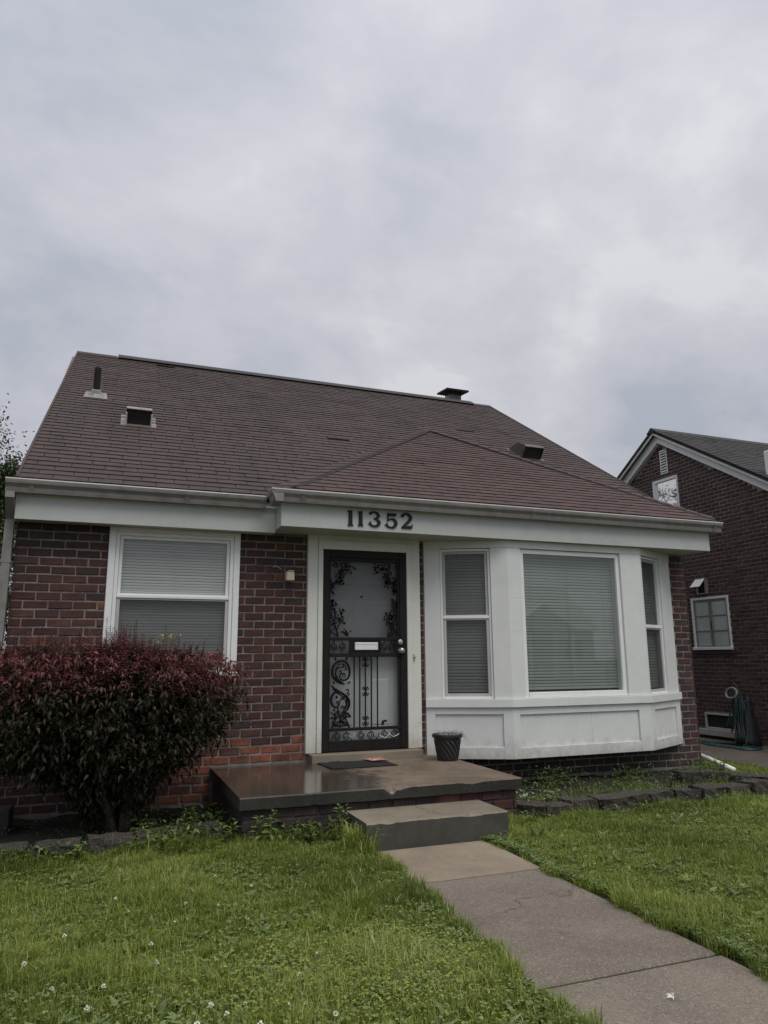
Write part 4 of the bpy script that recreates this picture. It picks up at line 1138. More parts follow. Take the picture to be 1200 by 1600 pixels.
bay = bay_body.build('bay_window', M_WHITE, house)
def board(T, u0, u1, z0, z1, n0, n1_, name='trim_board', m_=M_WHITE, bev=.003):
    return MB(T).box(u0, u1, n0, n1_, z0, z1).build(name, m_, bay, bevel=bev)
faces = [face_tf(BA, BB_), face_tf(BB_, BC), face_tf(BC, BD)]
# lower skirt: rails, stiles, recessed panel ; per face (stile left, stile right)
for (T, L), (s0, s1), (p0, p1) in zip(faces, ((.10, .10), (.095, .17), (.115, .125)), ((.292, .628), (.283, .622), (.283, .617))):
    board(T, .001, s0, ZB0, .699, -.04, 0.0, 'stile'); board(T, L - s1, L - .001, ZB0, .699, -.04, 0.0, 'stile')
    board(T, s0, L - s1, ZB0, p0, -.04, -.001, 'rail'); board(T, s0, L - s1, p1, .699, -.04, -.001, 'rail')
    board(T, s0, L - s1, p0, p1, -.04, -.022, 'skirt_panel')
T, L = faces[1]; board(T, 1.02, 1.021, .29, .62, -.0219, -.0205, 'panel_seam', M_STORM, 0)
for (T, L) in faces:
    for k in range(5):
        u = .06 + (L - .12) * k / 4
        for zn in (ZB0 + .035,):
            MB(T).box(u - .0035, u + .0035, .0002, .0015, zn - .0035, zn + .0035).build('nail_head', M_STORM, bay)
# sill band wraps the three faces, mitred
sb = MB()
o1, o2 = .028, -.05
def offs(o):
    P = []
    fs = [face_tf(BA, BB_)[0], face_tf(BB_, BC)[0], face_tf(BC, BD)[0]]
    n1_ = (BB_ - BA).normalized(); n2_ = (BD - BC).normalized()
    a1 = math.atan2(.40, .835) / 2; a2 = math.atan2(.40, .80) / 2
    return [Vector(fs[0](-.0, o, 0)), BB_ + Vector((-math.tan(a1) * o, -o, 0)), BC + Vector((math.tan(a2) * o, -o, 0)), Vector(fs[2]((BD - BC).length + .012, o, 0))]
A_, B_ = offs(o1), offs(o2)
for i in range(3):
    sb.add([tuple(p + Vector((0, 0, z))) for z in (.702, .785) for p in (A_[i], A_[i + 1], B_[i + 1], B_[i])], [(0, 3, 2, 1), (4, 5, 6, 7), (0, 1, 5, 4), (1, 2, 6, 5), (2, 3, 7, 6), (3, 0, 4, 7)])
sb.build('bay_sill', M_WHITE, bay, bevel=.002)
hb = MB(); A_, B_ = offs(.004), offs(-.06)
for i in range(3):
    hb.add([tuple(p + Vector((0, 0, z))) for z in (2.435, 2.5215) for p in (A_[i], A_[i + 1], B_[i + 1], B_[i])], [(0, 3, 2, 1), (4, 5, 6, 7), (0, 1, 5, 4), (1, 2, 6, 5), (2, 3, 7, 6), (3, 0, 4, 7)])
hb.build('bay_header', M_WHITE, bay, bevel=.003)
# posts, above the sill
zt = 2.4345
T0, L0 = faces[0]; T1, L1 = faces[1]; T2, L2 = faces[2]
board(T0, .0, .178, .786, zt, -.06, 0, 'post'); board(T0, .740, L0 - .0005, .786, zt, -.06, 0, 'post')
board(T1, .0005, .178, .786, zt, -.06, 0.001, 'post'); board(T1, 1.548, L1 - .0005, .786, zt, -.06, 0.001, 'post')
board(T2, .0005, .040, .786, zt, -.06, 0, 'post'); board(T2, .585, L2 - .0, .786, zt, -.06, 0, 'post')
# dented sheet joints on the front left post
for z in (1.88, 1.52, 1.14): board(T1, .012, .170, z, z + .003, .0012, .0022, 'sheet_lap', M_WHITE, 0)
window_unit(lambda u, n, z: T0(.1795 + u, n - .045, z), bay, .559, .787, 2.43, 1.665, frame=.026, sash_m=M_STORM, upper_screen=True, nm='side_window')
window_unit(lambda u, n, z: T1(.1795 + u, n - .045, z), bay, 1.367, .800, 2.43, 1.6, frame=.050, double=False, nm='picture_window')
board(T1, .1795, 1.547, .787, .7998, -.06, -.005, 'sub_sill')
window_unit(lambda u, n, z: T2(.0415 + u, n - .045, z), bay, .542, .787, 2.43, 1.58, frame=.026, sash_m=M_STORM, upper_screen=True, nm='side_window')
blind(T0, tuple(T0(.46, -.1, .8)), .215, .70, .82, 2.40, -.105, 'white mini blind behind the dark screens of the left bay side window beside the door', M_SLAT, .034)
blind(T1, tuple(T1(.86, -.1, .8)), .21, 1.515, .84, 2.395, -.125, 'pale green white mini blind filling the big middle bay window', M_SLATG, .0335)
blind(T2, tuple(T2(.3, -.1, .8)), .08, .55, .82, 2.40, -.105, 'white mini blind behind the narrow right bay side window by the brick corner', M_SLAT, .034)
# ---- porch
def rough_slab(x0, x1, y0, y1, z0, z1, nx, chips, mat, name, parent, rag=.006):
    """slab whose front edge is ragged; chips = (x centre, half width, setback, drop)"""
    V = []; m_ = MB()
    for i in range(nx + 1):
        x = x0 + (x1 - x0) * i / nx
        sb_, dp = abs(rnd.gauss(0, rag * .5)), abs(rnd.gauss(0, rag * .4))
        sb2 = abs(rnd.gauss(0, rag * .6))
        for cx_, hw, s_, d_ in chips:
            t = max(0, 1 - ((x - cx_) / hw) ** 2)
            if t > 0: sb_ += s_ * t * rnd.uniform(.7, 1.1); dp += d_ * t * rnd.uniform(.6, 1.1)
        V += [(x, y1, z1), (x, y0 + sb_ + .012, z1 - .0), (x, y0 + sb2 + min(sb_, .02) * .3, z1 - .008 - dp), (x, y0 + sb2, z0 + abs(rnd.gauss(0, .003))), (x, y1, z0)]
    F = []
    for i in range(nx):
        a, b = i * 5, (i + 1) * 5
        F += [(a + k, b + k, b + k + 1, a + k + 1) for k in range(4)]
    F += [(0, 1, 2, 3, 4), tuple(nx * 5 + k for k in (4, 3, 2, 1, 0))]
    return m_.add(V, F).build(name, mat, parent, fix=True)
porch = empty('porch', (2.2, -.85, -.15), 'low stained concrete porch slab on bricks before the front door', 'porch')
slab_o = rough_slab(1.005, 3.43, -1.665, .005, .118, .21, 90, [(2.27, .13, .045, .022), (2.22, .05, .02, .03), (2.95, .10, .012, .014)], M_PORCH, 'porch_slab', porch, rag=.003)
# slab faces: stained vertical edges, darkened further to paint in deep shade
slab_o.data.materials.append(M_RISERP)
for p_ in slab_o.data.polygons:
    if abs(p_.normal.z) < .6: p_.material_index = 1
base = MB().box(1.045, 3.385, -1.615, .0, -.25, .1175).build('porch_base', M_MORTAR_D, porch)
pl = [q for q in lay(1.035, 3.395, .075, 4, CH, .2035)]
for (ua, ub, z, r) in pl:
    mt = MB_STAIN_SHADE if (ua < 2.6 and rnd.random() < .96) else (MB_ORANGE if rnd.random() < .2 else MB_RED)
    o = link('brick', brick_mesh(round((ub - ua) * 200) / 200, CH - .0150, mt, rnd.randrange(4)), base)
    o.location = ((ua + ub) / 2, -1.625 + rnd.uniform(-.004, .004), z); o.rotation_euler = (0, rnd.uniform(-.01, .01), rnd.uniform(-.015, .015))
for k, (ua, ub, z, r) in enumerate(lay(.0, 1.6, .075, 4, CH, .2035)):
    for sx, xx in ((-1, 1.035), (1, 3.395)):
        o = link('brick', brick_mesh(round((ub - ua) * 200) / 200, CH - .0150, MB_STAIN_SHADE if sx < 0 else MB_RED, rnd.randrange(4)), base)
        o.location = (xx, -(ua + ub) / 2, z); o.rotation_euler = (0, 0, -math.pi / 2 * (1 if sx < 0 else -1))
stp = empty('step_block', (2.43, -1.9, -.15), 'single pale concrete step block between the porch slab and the walk', 'step')
so = rough_slab(1.845, 3.015, -2.13, -1.636, -.24, .055, 40, [(2.02, .05, .03, .016), (2.72, .09, .018, .012)], M_STEP, 'step_top', stp, rag=.0045)
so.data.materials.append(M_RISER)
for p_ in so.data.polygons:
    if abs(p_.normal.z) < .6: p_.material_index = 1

# ---- doormat and flyer
def on_porch(x, y, z=.212): return (x, y, z)
mt_ = MB()
V, F = [], []
for i in range(13):
    for j in range(9):
        x = 2.02 + .66 * i / 12 + .03 * (1 - j / 8); y = -.60 + .46 * j / 8 + .01 * math.sin(i * .7)
        z = .219 + (.022 if (i in (3, 4) and j == 8) else 0) + .002 * math.sin(i * 1.3 + j)
        V.append((x, y, z))
for i in range(12):
    for j in range(8): F.append((i * 9 + j, (i + 1) * 9 + j, (i + 1) * 9 + j + 1, i * 9 + j + 1))
n0 = len(V)
mt_.add(V, F)
mt_.prism([(2.05, -.60, .2105), (2.71, -.60, .2105), (2.68, -.14, .2105), (2.02, -.14, .2105)], (0, 0, .005))
tag(mt_.build('doormat', M_MAT), 'worn black rubber doormat lying on the porch in front of the door', 'doormat')
pp = MB()
pp.add([(2.50, -.13, .232), (2.70, -.16, .230), (2.715, -.33, .228), (2.545, -.34, .233), (2.61, -.145, .240), (2.635, -.335, .238),
        (2.50, -.13, .228), (2.70, -.16, .226), (2.715, -.33, .224), (2.545, -.34, .229)],
       [(0, 4, 5, 3), (4, 1, 2, 5), (6, 9, 8, 7), (0, 3, 9, 6), (1, 7, 8, 2)])
tag(pp.build('paper_flyer', M_PAPER), 'folded red and white paper flyer on the corner of the doormat', 'flyer')

# ---- flower pot
pot = empty('flower_pot', (3.315, -.44, .21), 'black ribbed plastic flower pot with dried stems on the porch corner', 'flower pot')
pc = (3.315, -.44, .212)
prof = [(.098, 0), (.103, .004), (.112, .05), (.122, .11), (.133, .175), (.139, .215), (.141, .222), (.156, .224), (.158, .236), (.157, .252), (.148, .256), (.138, .250), (.136, .225), (.05, .215)]
def rib(an, z):
    if .008 < z < .21: return 1 + .022 * (1 if math.sin(16 * (an + z * 5.5)) > 0 else -1) * min(1, (z - .008) / .02, (.212 - z) / .02)
    return 1
P2 = []
for i in range(len(prof) - 1):
    (r0, z0), (r1, z1) = prof[i], prof[i + 1]
    k = 5 if z1 - z0 > .03 else 1
    P2 += [(r0 + (r1 - r0) * t / k, z0 + (z1 - z0) * t / k) for t in range(k)]
P2.append(prof[-1])
MB().lathe(P2, pc, 128, rib).build('pot_body', M_POT, pot)
MB().lathe([(.130, .216), (.09, .232), (.03, .236), (.001, .236)], pc, 20).build('potting_soil', M_SOILPOT, pot)
ss = MB()
for k in range(46):
    a = rnd.uniform(0, 6.28); r = rnd.uniform(0, .09); a2 = a + rnd.uniform(-1, 1); ln = rnd.uniform(.05, .13)
    b = Vector((pc[0] + r * math.cos(a), pc[1] + r * math.sin(a), pc[2] + .23))
    q = Vector((math.cos(a2), math.sin(a2), 0)) * ln
    up = rnd.uniform(.02, .07)
    ss.tube([b, b + q * .5 + Vector((0, 0, up)), b + q + Vector((0, 0, up - rnd.uniform(0, .05)))], [.0022, .002, .001], 4, False)
for k in range(6):
    a = rnd.uniform(-.9, .6); b = Vector((pc[0] + .10 * math.cos(a), pc[1] + .10 * math.sin(a), pc[2] + .24))
    ss.tube([b, b + Vector((.06 * math.cos(a), .06 * math.sin(a), .035)), b + Vector((.10 * math.cos(a), .10 * math.sin(a), -.04))], [.002, .0018, .001], 4, False)
ss.build('dried_stem', M_DRIED, pot)

# ---- edging blocks
def block(L, Dp, H, seed):
    r = random.Random(seed)
    bm = bmesh.new(); bmesh.ops.create_cube(bm, size=1)
    bmesh.ops.subdivide_edges(bm, edges=bm.edges[:], cuts=3, use_grid_fill=True)
    for v in bm.verts:
        c = v.co
        v.co = Vector((c.x * L, c.y * Dp, c.z * H))
        e_ = sum(abs(abs(q) - .5) < 1e-4 for q in (c.x, c.y, c.z))
        s_ = .010 if e_ >= 2 else .006
        v.co += Vector((r.gauss(0, s_), r.gauss(0, s_), r.gauss(0, s_ * .6)))
        if e_ >= 2: v.co -= Vector((c.x * .03, c.y * .03, c.z * .02))
    me = bpy.data.meshes.new('edging_block'); bm.to_mesh(me); bm.free(); me.materials.append(M_EDGE); return me
left_e = [(-.90, -1.43, .10), (-.58, -1.47, .0), (-.23, -1.49, -.04), (.12, -1.48, .02), (.45, -1.43, .10), (.76, -1.37, .12)]
left_l = ['mossy edging block at the far left end of the lawn border below the shrub', 'edging block with a pale worn patch at the left front of the shrub bed', 'brown edging block just left of the shrub trunk, level with its neighbours',
          'edging block directly in front of the red shrub trunk', 'sunken dark edging block just right of the shrub trunk', 'edging block half buried in weeds left of the porch']
right_e = [(3.55, -1.62, -.9), (3.74, -1.66, .12), (4.02, -1.62, .05), (4.33, -1.63, .12), (4.62, -1.58, .10), (4.93, -1.56, .08), (5.24, -1.56, .04), (5.56, -1.56, .05), (5.90, -1.55, .08), (6.24, -1.50, .18)]
right_l = ['tilted edging block set askew beside the right end of the step', 'first straight edging block of the right bed next to the porch', 'second edging block from the porch in the right bed border', 'flat topped edging block of the right bed, third from the porch',
           'long edging block of the right bed below the left bay corner', 'edging block below the middle bay panel, fifth from the porch', 'edging block below the right half of the middle bay panel', 'edging block below the right bay corner, seventh from the porch',
           'edging block of the front row, next to last at the right', 'last edging block of the front row at the right edge']
back_e = [(6.35, -.86, -.75), (6.52, -1.10, -.75), (6.60, -1.40, -1.0), (6.08, -.78, -.25)]
back_l = ['leaning edging block in the short side row by the white pipe', 'middle edging block of the short side row right of the house', 'edging block joining the side row to the front row at right', 'overgrown edging block nearest the brick corner']
for lst, lab, grp, L in ((left_e, left_l, 'edging blocks of the left bed', .300), (right_e, right_l, 'edging blocks of the right bed', .285), (back_e, back_l, 'edging blocks of the right side row', .27)):
    for i, ((x, y, a), lb) in enumerate(zip(lst, lab)):
        o = link('edging_block', block(L, .20, .17, i * 3 + len(lst)), None, (x, y, -.105 + rnd.uniform(-.012, .012)))
        o.rotation_euler = (rnd.uniform(-.05, .05), rnd.uniform(-.04, .04), a + rnd.uniform(-.04, .04)); tag(o, lb, 'edging block', grp)
# dark splash box at the far left
sx = MB().box(-.98, -.63, -.62, -.34, -.16, .06).build('splash_box', M_BLACKV, None, bevel=.01)
tag(sx, 'black box at the foot of the left downspout', 'box')
# white drain pipe
dp = MB().tube([(7.06, .05, .005), (7.075, -.18, -.045), (7.09, -.43, -.105)], .029, 14).build('drain_pipe', M_WHITEPL, None, smooth=True)
tag(dp, 'white plastic drain pipe lying on the grass at the right brick corner', 'pipe')

# ------------------------------------------------------------------ neighbour house
NX = 10.5; NYA, NZA = 4.0, 5.66; NSL = .628; NY0, NY1 = -.75, 8.75
NZE = NZA - NSL * (NYA - NY0)
nb = empty('brick_house', (14, 4, -.28), 'neighbouring purple brown brick house with white gable boards seen from its side', 'house')
wb = MB()
wb.prism([(NX + .010, NY0, -.4), (NX + .010, NY1, -.4), (NX + .010, NY1, NZE), (NX + .010, NYA, NZA - .005), (NX + .010, NY0, NZE)], (7.4, 0, 0))
nwall = wb.build('wall', M_MORTAR_N, nb)
NCH = .0721
nh = [(2.66, 3.56, 1.33, 2.31), (3.62, 4.32, 3.7, 4.80), (3.86, 4.06, 4.90, 5.40), (2.76, 3.46, -.09, .20), (3.10, 3.38, 2.37, 2.66)]
nl = lay(-NY1, -NY0, 5.60, 83, NCH, .189, [(-b, -a, c, d) for a, b, c, d in nh], jt=.016)
def in_gable(y, z): return z < NZA - NSL * abs(y - NYA) - .05
nl = [q for q in nl if in_gable(-q[0], q[2] + .03) and in_gable(-q[1], q[2] + .03)]
def inview(q):
    P = Vector((NX, -(q[0] + q[1]) / 2, q[2])) - CAMP; d = P.dot(CF)
    px = 600 + 1121.45 * P.dot(CR) / d; py = 800 - 1121.45 * P.dot(CU) / d
    xl = 1075 if py > 860 else 1045
    return (xl < px < 1205 and py < 1170, P.length)
vis = sorted([(inview(q)[1], q) for q in nl if inview(q)[0] and q[1] - q[0] > .12])
nbig = [q for _, q in vis[:300]]; nset = set(nbig)
for (ua, ub, z, r) in nbig:
    o = link('brick', brick_mesh(round((ub - ua) * 200) / 200, NCH - .0155, MB_NEIGH, rnd.randrange(4)), nwall)
    o.location = (NX + rnd.uniform(-.002, .002), -(ua + ub) / 2, z); o.rotation_euler = (0, rnd.uniform(-.005, .005), -math.pi / 2)
stuff_bricks('brickwork', [q for q in nl if q not in nset], NCH - .0155, MB_NEIGH, nwall, lambda u, z, n: (NX - n, -u, z))
# roof
nr = MB()
OV = .22
for s_ in (1, -1):
    y0 = NYA - s_ * (NYA - NY0 + .25)
    z0 = NZA + .17 - NSL * (NYA - NY0 + .25)
    nr.prism([(NX - OV, y0, z0), (NX + 7.6, y0, z0), (NX + 7.6, NYA, NZA + .17), (NX - OV, NYA, NZA + .17)], (0, 0, -.06))
nroof = nr.build('roof', M_DECK, nb)
VN = Vector((0, NYA - (NY0 - .25), 0)); VN.z = NSL * VN.y; LN = VN.length; VN.normalize()
ON = Vector((NX - OV - .02, NY0 - .25, NZA + .17 - NSL * (NYA - NY0 + .25) + .004)); NN = UX.cross(VN).normalized()
fu, pa = shingles(ON, UX, VN, [(0, 0), (7.6, 0), (7.6, LN), (0, LN)], .14, .31, M_SHIN_N)
st = MB()
for (a, b, v, row) in fu:
    c = [(a, v), (b, v), (b, v + .152), (a, v + .152)]; lo = .013 + rnd.uniform(-.002, .003)
    st.add([ON + UX * p[0] + VN * p[1] + NN * h for p, h in zip(c, (lo, lo, .003, .003))] + [ON + UX * p[0] + VN * p[1] for p in c], [(0, 1, 2, 3)] + [(k, 4 + k, 4 + (k + 1) % 4, (k + 1) % 4) for k in range(4)])
for c, v, row in pa:
    n = len(c); hs = [.013 - (p[1] - v) / .152 * .01 for p in c]
    st.add([ON + UX * p[0] + VN * p[1] + NN * h for p, h in zip(c, hs)] + [ON + UX * p[0] + VN * p[1] for p in c], [tuple(range(n))] + [(k, n + k, n + (k + 1) % n, (k + 1) % n) for k in range(n)])
o = st.build('shingle_courses', M_SHIN_N, nroof, fix=False); o['kind'] = 'stuff'
MB().prism([(NX - OV - .02, NYA - .14, NZA + .10), (NX - OV - .02, NYA, NZA + .21), (NX - OV - .02, NYA + .14, NZA + .10)], (7.7, 0, 0)).build('ridge_cap', M_SHIN_N, nroof)
for s_, nm in ((1, 'rake_board'), (-1, 'rake_board')):
    y0 = NYA - s_ * (NYA - NY0 + .24); dzr = NSL * (NYA - NY0 + .24)
    MB().prism([(NX - .10, y0, NZA + .095 - dzr), (NX - .10, NYA, NZA + .095), (NX - .10, NYA, NZA - .10), (NX - .10, y0, NZA - .10 - dzr)], (.095, 0, 0)).build('rake_board', M_VINYL, nb)
    MB().prism([(NX - OV + .02, y0, NZA + .108 - dzr), (NX - OV + .02, NYA, NZA + .108), (NX - OV + .02, NYA, NZA + .06), (NX - OV + .02, y0, NZA + .06 - dzr)], (.03, 0, 0)).build('rake_trim', M_WHITEPL, nb)
TN = lambda u, n, z: (NX - n, -u, z)     # u = -Y
MB().box(NX + .0, NX + .16, 1.42, 1.575, 4.15, 4.72).build('roof_stack', M_VINYL, nb, bevel=.01)
# attic window
aw = MB(TN)
aw.box(-4.32, -4.25, -.06, .025, 3.7, 4.80); aw.box(-3.66, -3.62, -.06, .02, 3.7, 4.80); aw.box(-4.25, -3.66, -.06, .03, 4.74, 4.80); aw.box(-4.25, -3.66, -.06, .03, 3.70, 3.78); aw.box(-4.25, -4.205, -.02, .012, 3.78, 4.74)
awo = aw.build('window', M_VINYL, nb, bevel=.004)
MB(TN).add([(-4.205, -.003, 3.78), (-3.66, -.003, 3.78), (-3.66, -.003, 4.74), (-4.205, -.003, 4.74)], [(0, 1, 2, 3)]).build('pane', M_GLASSN, awo)
MB(TN).add([(-4.205, -.008, 3.78), (-3.66, -.008, 3.78), (-3.66, -.008, 4.74), (-4.205, -.008, 4.74)], [(0, 1, 2, 3)]).build('curtain', M_CURT, awo)
# gable louver
lv = MB(TN); lv.box(-4.06, -4.04, -.04, .01, 4.90, 5.40); lv.box(-3.88, -3.86, -.04, .01, 4.90, 5.40); lv.box(-4.04, -3.88, -.04, .01, 5.38, 5.40); lv.box(-4.04, -3.88, -.04, .01, 4.90, 4.92)
lvo = lv.build('gable_vent', M_VINYL, nb)
MB(TN).add([(-4.04, -.007, 4.92), (-3.88, -.007, 4.92), (-3.88, -.007, 5.38), (-4.04, -.007, 5.38)], [(0, 1, 2, 3)]).build('vent_back', M_DARK, lvo)
for k in range(8):
    z = 4.935 + k * .056
    MB(TN).prism([(-4.04, .016, z), (-3.88, .016, z), (-3.88, -.006, z + .034), (-4.04, -.006, z + .034)], (0, .003, .006)).build('louvre_slat', M_WHITEPL, lvo)
# casement window: two leaves of three panes
cw = MB(TN)
cw.box(-3.555, -3.50, -.06, .02, 1.335, 2.305); cw.box(-2.70, -2.662, -.06, .012, 1.335, 2.305); cw.box(-3.50, -2.70, -.06, .02, 2.265, 2.305); cw.box(-3.575, -2.65, -.06, .05, 1.335, 1.385)
cwo = cw.build('window', M_VINYL, nb, bevel=.004)
for (a, b) in ((-3.50, -3.11), (-3.09, -2.70)):
    cs_ = MB(TN)
    cs_.box(a, a + .03, -.01, .010, 1.385, 2.265); cs_.box(b - .03, b, -.01, .010, 1.385, 2.265); cs_.box(a + .03, b - .03, -.01, .010, 2.235, 2.265); cs_.box(a + .03, b - .03, -.01, .010, 1.385, 1.415)
    for z in (1.675, 1.955): cs_.box(a + .03, b - .03, -.01, .006, z, z + .016)
    cs_.build('casement_sash', M_SASHN, cwo, bevel=.003)
    for z0, z1 in ((1.415, 1.675), (1.691, 1.955), (1.971, 2.235)):
        MB(TN).add([(a + .03, -.003, z0), (b - .03, -.003, z0), (b - .03, -.003, z1), (a + .03, -.003, z1)], [(0, 1, 2, 3)]).build('pane', M_GLASS, cwo)
    MB(TN).add([(a + .02, -.008, 1.39), (b - .02, -.008, 1.39), (b - .02, -.008, 2.26), (a + .02, -.008, 2.26)], [(0, 1, 2, 3)]).build('curtain', M_CURT, cwo)
MB(TN).box(-3.10 - .006, -3.10 + .006, -.02, .012, 1.70, 1.86).build('window_latch', M_BLACK, cwo)
MB(TN).box(-3.60, -2.62, .0, .03, 1.26, 1.334).build('brick_sill', MB_NEIGH, nb, bevel=.004)
# vent hood with open flap
vh = MB(TN); vh.box(-3.36, -3.34, -.05, .03, 2.37, 2.66); vh.box(-3.14, -3.12, -.05, .05, 2.37, 2.66); vh.box(-3.34, -3.14, -.05, .03, 2.37, 2.39); vh.box(-3.36, -3.12, -.05, .05, 2.64, 2.665)
vho = vh.build('exhaust_vent', M_TIN, nb)
MB(TN).add([(-3.34, -.007, 2.39), (-3.14, -.007, 2.39), (-3.14, -.007, 2.64), (-3.34, -.007, 2.64)], [(0, 1, 2, 3)]).build('vent_opening', M_DARK, vho)
MB(TN).prism([(-3.36, .04, 2.655), (-3.12, .04, 2.655), (-3.12, .19, 2.50), (-3.36, .19, 2.50)], (0, .004, .004)).build('vent_flap', M_WHITEPL, vho)
# basement window
bw = MB(TN); bw.box(-3.46, -3.42, -.05, .02, -.085, .195); bw.box(-2.80, -2.76, -.05, .02, -.085, .195); bw.box(-3.42, -2.80, -.05, .02, .165, .195); bw.box(-3.42, -2.80, -.05, .02, -.085, -.055); bw.box(-3.62, -2.60, .0, .06, -.20, -.09)
bwo = bw.build('basement_window', M_STORM, nb, bevel=.004)
MB(TN).add([(-3.42, -.005, -.055), (-2.80, -.005, -.055), (-2.80, -.005, .165), (-3.42, -.005, .165)], [(0, 1, 2, 3)]).build('pane', M_DARK, bwo)

# ---- garden hose on its stand
hs = empty('garden_hose', (10.25, 2.62, -.262), 'green garden hose draped over a dark stand against the neighbouring wall', 'garden hose')
body = MB()
prof = [(.20, 0), (.19, .10), (.16, .35), (.13, .58), (.12, .72), (.08, .77), (.001, .77)]
body.lathe(prof, (10.22, 2.27, -.262), 18, lambda a, z: 1 + .07 * math.sin(5 * a + z * 7) + .04 * math.sin(11 * a))
body.build('hose_stand', M_COVER, hs, smooth=True)
rg = MB()
rg.tube([(10.02 + .03 * math.sin(a), 2.335 + .115 * math.cos(a), .60 + .085 * math.sin(a)) for a in np.linspace(0, 6.283, 26)], .020, 7)
rg.build('hose_reel_rim', M_SASHN, hs, smooth=True)
rk = MB(lambda u, n, z: (10.13 + n, 2.66 - u, z)).lathe([(.001, 0.0), (.15, .0)], (0, 0, 0), 18) if False else None
lp = MB()
for k in range(11):
    a = rnd.uniform(-.14, .12); top = .40 + rnd.uniform(0, .16); bot = -.24 + rnd.uniform(0, .1); x = 10.03 + rnd.uniform(-.10, .04)
    y0 = 2.26 + a; sp = rnd.uniform(.05, .16)
    pts = catmull([(x - .05, y0 + sp, bot + .2), (x, y0 + sp * .5, .25), (x + .07, y0 + .02, top), (x + .02, y0 - .08, top - .03), (x - .05, y0 - sp * .7, .15), (x - .12, y0 - sp - .05, bot + .05), (x - .06, y0 - .05, bot)], 6)
    lp.tube(pts, .011, 6)
lp.tube(catmull([(10.06, 2.45, .50), (10.06, 2.43, .66), (10.06, 2.34, .78), (10.06, 2.24, .70), (10.05, 2.12, .40), (9.98, 2.04, .1), (9.9, 2.0, -.2)], 7), .012, 6)
lp.build('hose_loop', M_HOSEB, hs, smooth=True)
gr = MB()
pts = []
for k in range(70):
    t = k / 69; a = t * 5 * 6.283
    pts.append((9.88 + (.22 + .05 * math.sin(a * .37)) * math.cos(a), 2.36 + (.44 + .16 * math.sin(a * .21)) * math.sin(a), -.249 + .004 * (k % 3) + .01 * t))
gr.tube(pts, .0115, 6)
gr.tube(catmull([(9.9, 2.3, -.25), (9.72, 2.1, -.25), (9.65, 1.85, -.25), (9.85, 1.75, -.25), (10.1, 1.9, -.25), (9.95, 2.2, -.25)], 8), .0115, 6)
gr.build('ground_coil', M_HOSE, hs, smooth=True)

# ------------------------------------------------------------------ across the street (seen in the window reflections)
tag(MB().box(-120, 120, -22.5, -14.5, -.26, -.145).build('road', flat('asphalt', (.05, .05, .05), .85)), kind='structure')
tag(MB().box(-120, 120, -12.2, -10.7, -.26, -.135).build('pavement', M_WALK), kind='structure')
oh = empty('opposite_house', (26, -36, -.15), 'pale gabled house with a columned porch across the street reflected in the bay window', 'house')
ob = MB(); ob.box(20.5, 32, -44, -36, -.2, 3.1); ob.prism([(20.2, -40, 6.4), (20.2, -35.6, 3.0), (20.2, -44.4, 3.0)], (12.1, 0, 0)); ob.build('wall', flat('pale_siding', (.42, .42, .41), .7), oh)
pg = MB(); pg.prism([(23.6, -33.4, 2.75), (29.0, -33.4, 2.75), (26.3, -33.4, 4.6)], (0, -4.5, 0)); pg.build('porch_gable', M_FASCIA, oh)
for x in (24.0, 25.4, 27.2, 28.6): MB().tube([(x, -33.7, -.2), (x, -33.7, 2.75)], .14, 10).build('column', M_WHITEPL, oh)
MB().box(25.7, 26.8, -36.05, -35.99, .2, 2.3).build('door', M_DARK, oh); 
for x in (21.5, 29.6): MB().box(x, x + 1.4, -36.05, -35.99, 1.0, 2.4).build('window', M_DARK, oh)
# ------------------------------------------------------------------ shrub with red tips
bush = empty('red_tipped_shrub', (.185, -.95, -.12), 'large clipped shrub with red tipped leaves in front of the left window', 'shrub')
tr = MB()
for k in range(9):
    a = k / 9 * 6.28; b = Vector((.185 + .05 * math.cos(a), -.95 + .05 * math.sin(a), -.14))
    sp = rnd.uniform(.25, .75); e_ = Vector((.05 + sp * 1.1 * math.cos(a), -.88 + .5 * sp * math.sin(a), rnd.uniform(.7, 1.1)))
    tr.tube(catmull([b, b.lerp(e_, .35) + Vector((rnd.gauss(0, .03), rnd.gauss(0, .03), .10)), b.lerp(e_, .7) + Vector((rnd.gauss(0, .04), rnd.gauss(0, .04), .08)), e_], 4), list(np.linspace(.032, .008, 13)), 6)
tr.build('trunk', M_STEM, bush, smooth=True)
BCX, BCY = -.02, -.86
def half_w(z):      # half width in X at height z
    return np.interp(z, [-.05, .12, .25, .40, .60, .85, 1.15, 1.32, 1.42], [.07, .12, .26, .56, .86, 1.03, 1.05, .93, .76])
def shell(n, zlo, zhi, depth):
    z = npr.uniform(zlo, zhi, n); a = npr.uniform(0, 2 * np.pi, n)
    ca, sa = np.cos(a), np.sin(a); e_ = (np.abs(ca) ** 3 + np.abs(sa) ** 3) ** (-1 / 3)
    bump = 1 + .05 * np.sin(5 * a + 4 * z) + .04 * np.sin(9 * a - 6 * z)
    hw = half_w(z) * bump; r = 1 - npr.random(n) ** 2 * depth
    cx = BCX + (.185 - BCX) * np.clip((.5 - z) / .5, 0, 1)
    P = np.stack([cx + hw * r * ca * e_, BCY + hw * .52 * r * sa * e_, z], 1)
    O = np.stack([ca, sa * 1.6, np.zeros(n)], 1)
    return P, O, z
PP, FF, TT = [], [], []; vo = 0
def addl(P, D, U_, L, W, tint, droop=.2):
    global vo
    V, F = leaves(P, D, U_, L, W, droop); PP.append(V); FF.append(F + vo); TT.append(np.repeat(tint, 5)); vo += len(V)
up = np.array([[0, 0, 1.0]])
nc_ = 2900
P, O, z = shell(nc_, .06, 1.30, .30)
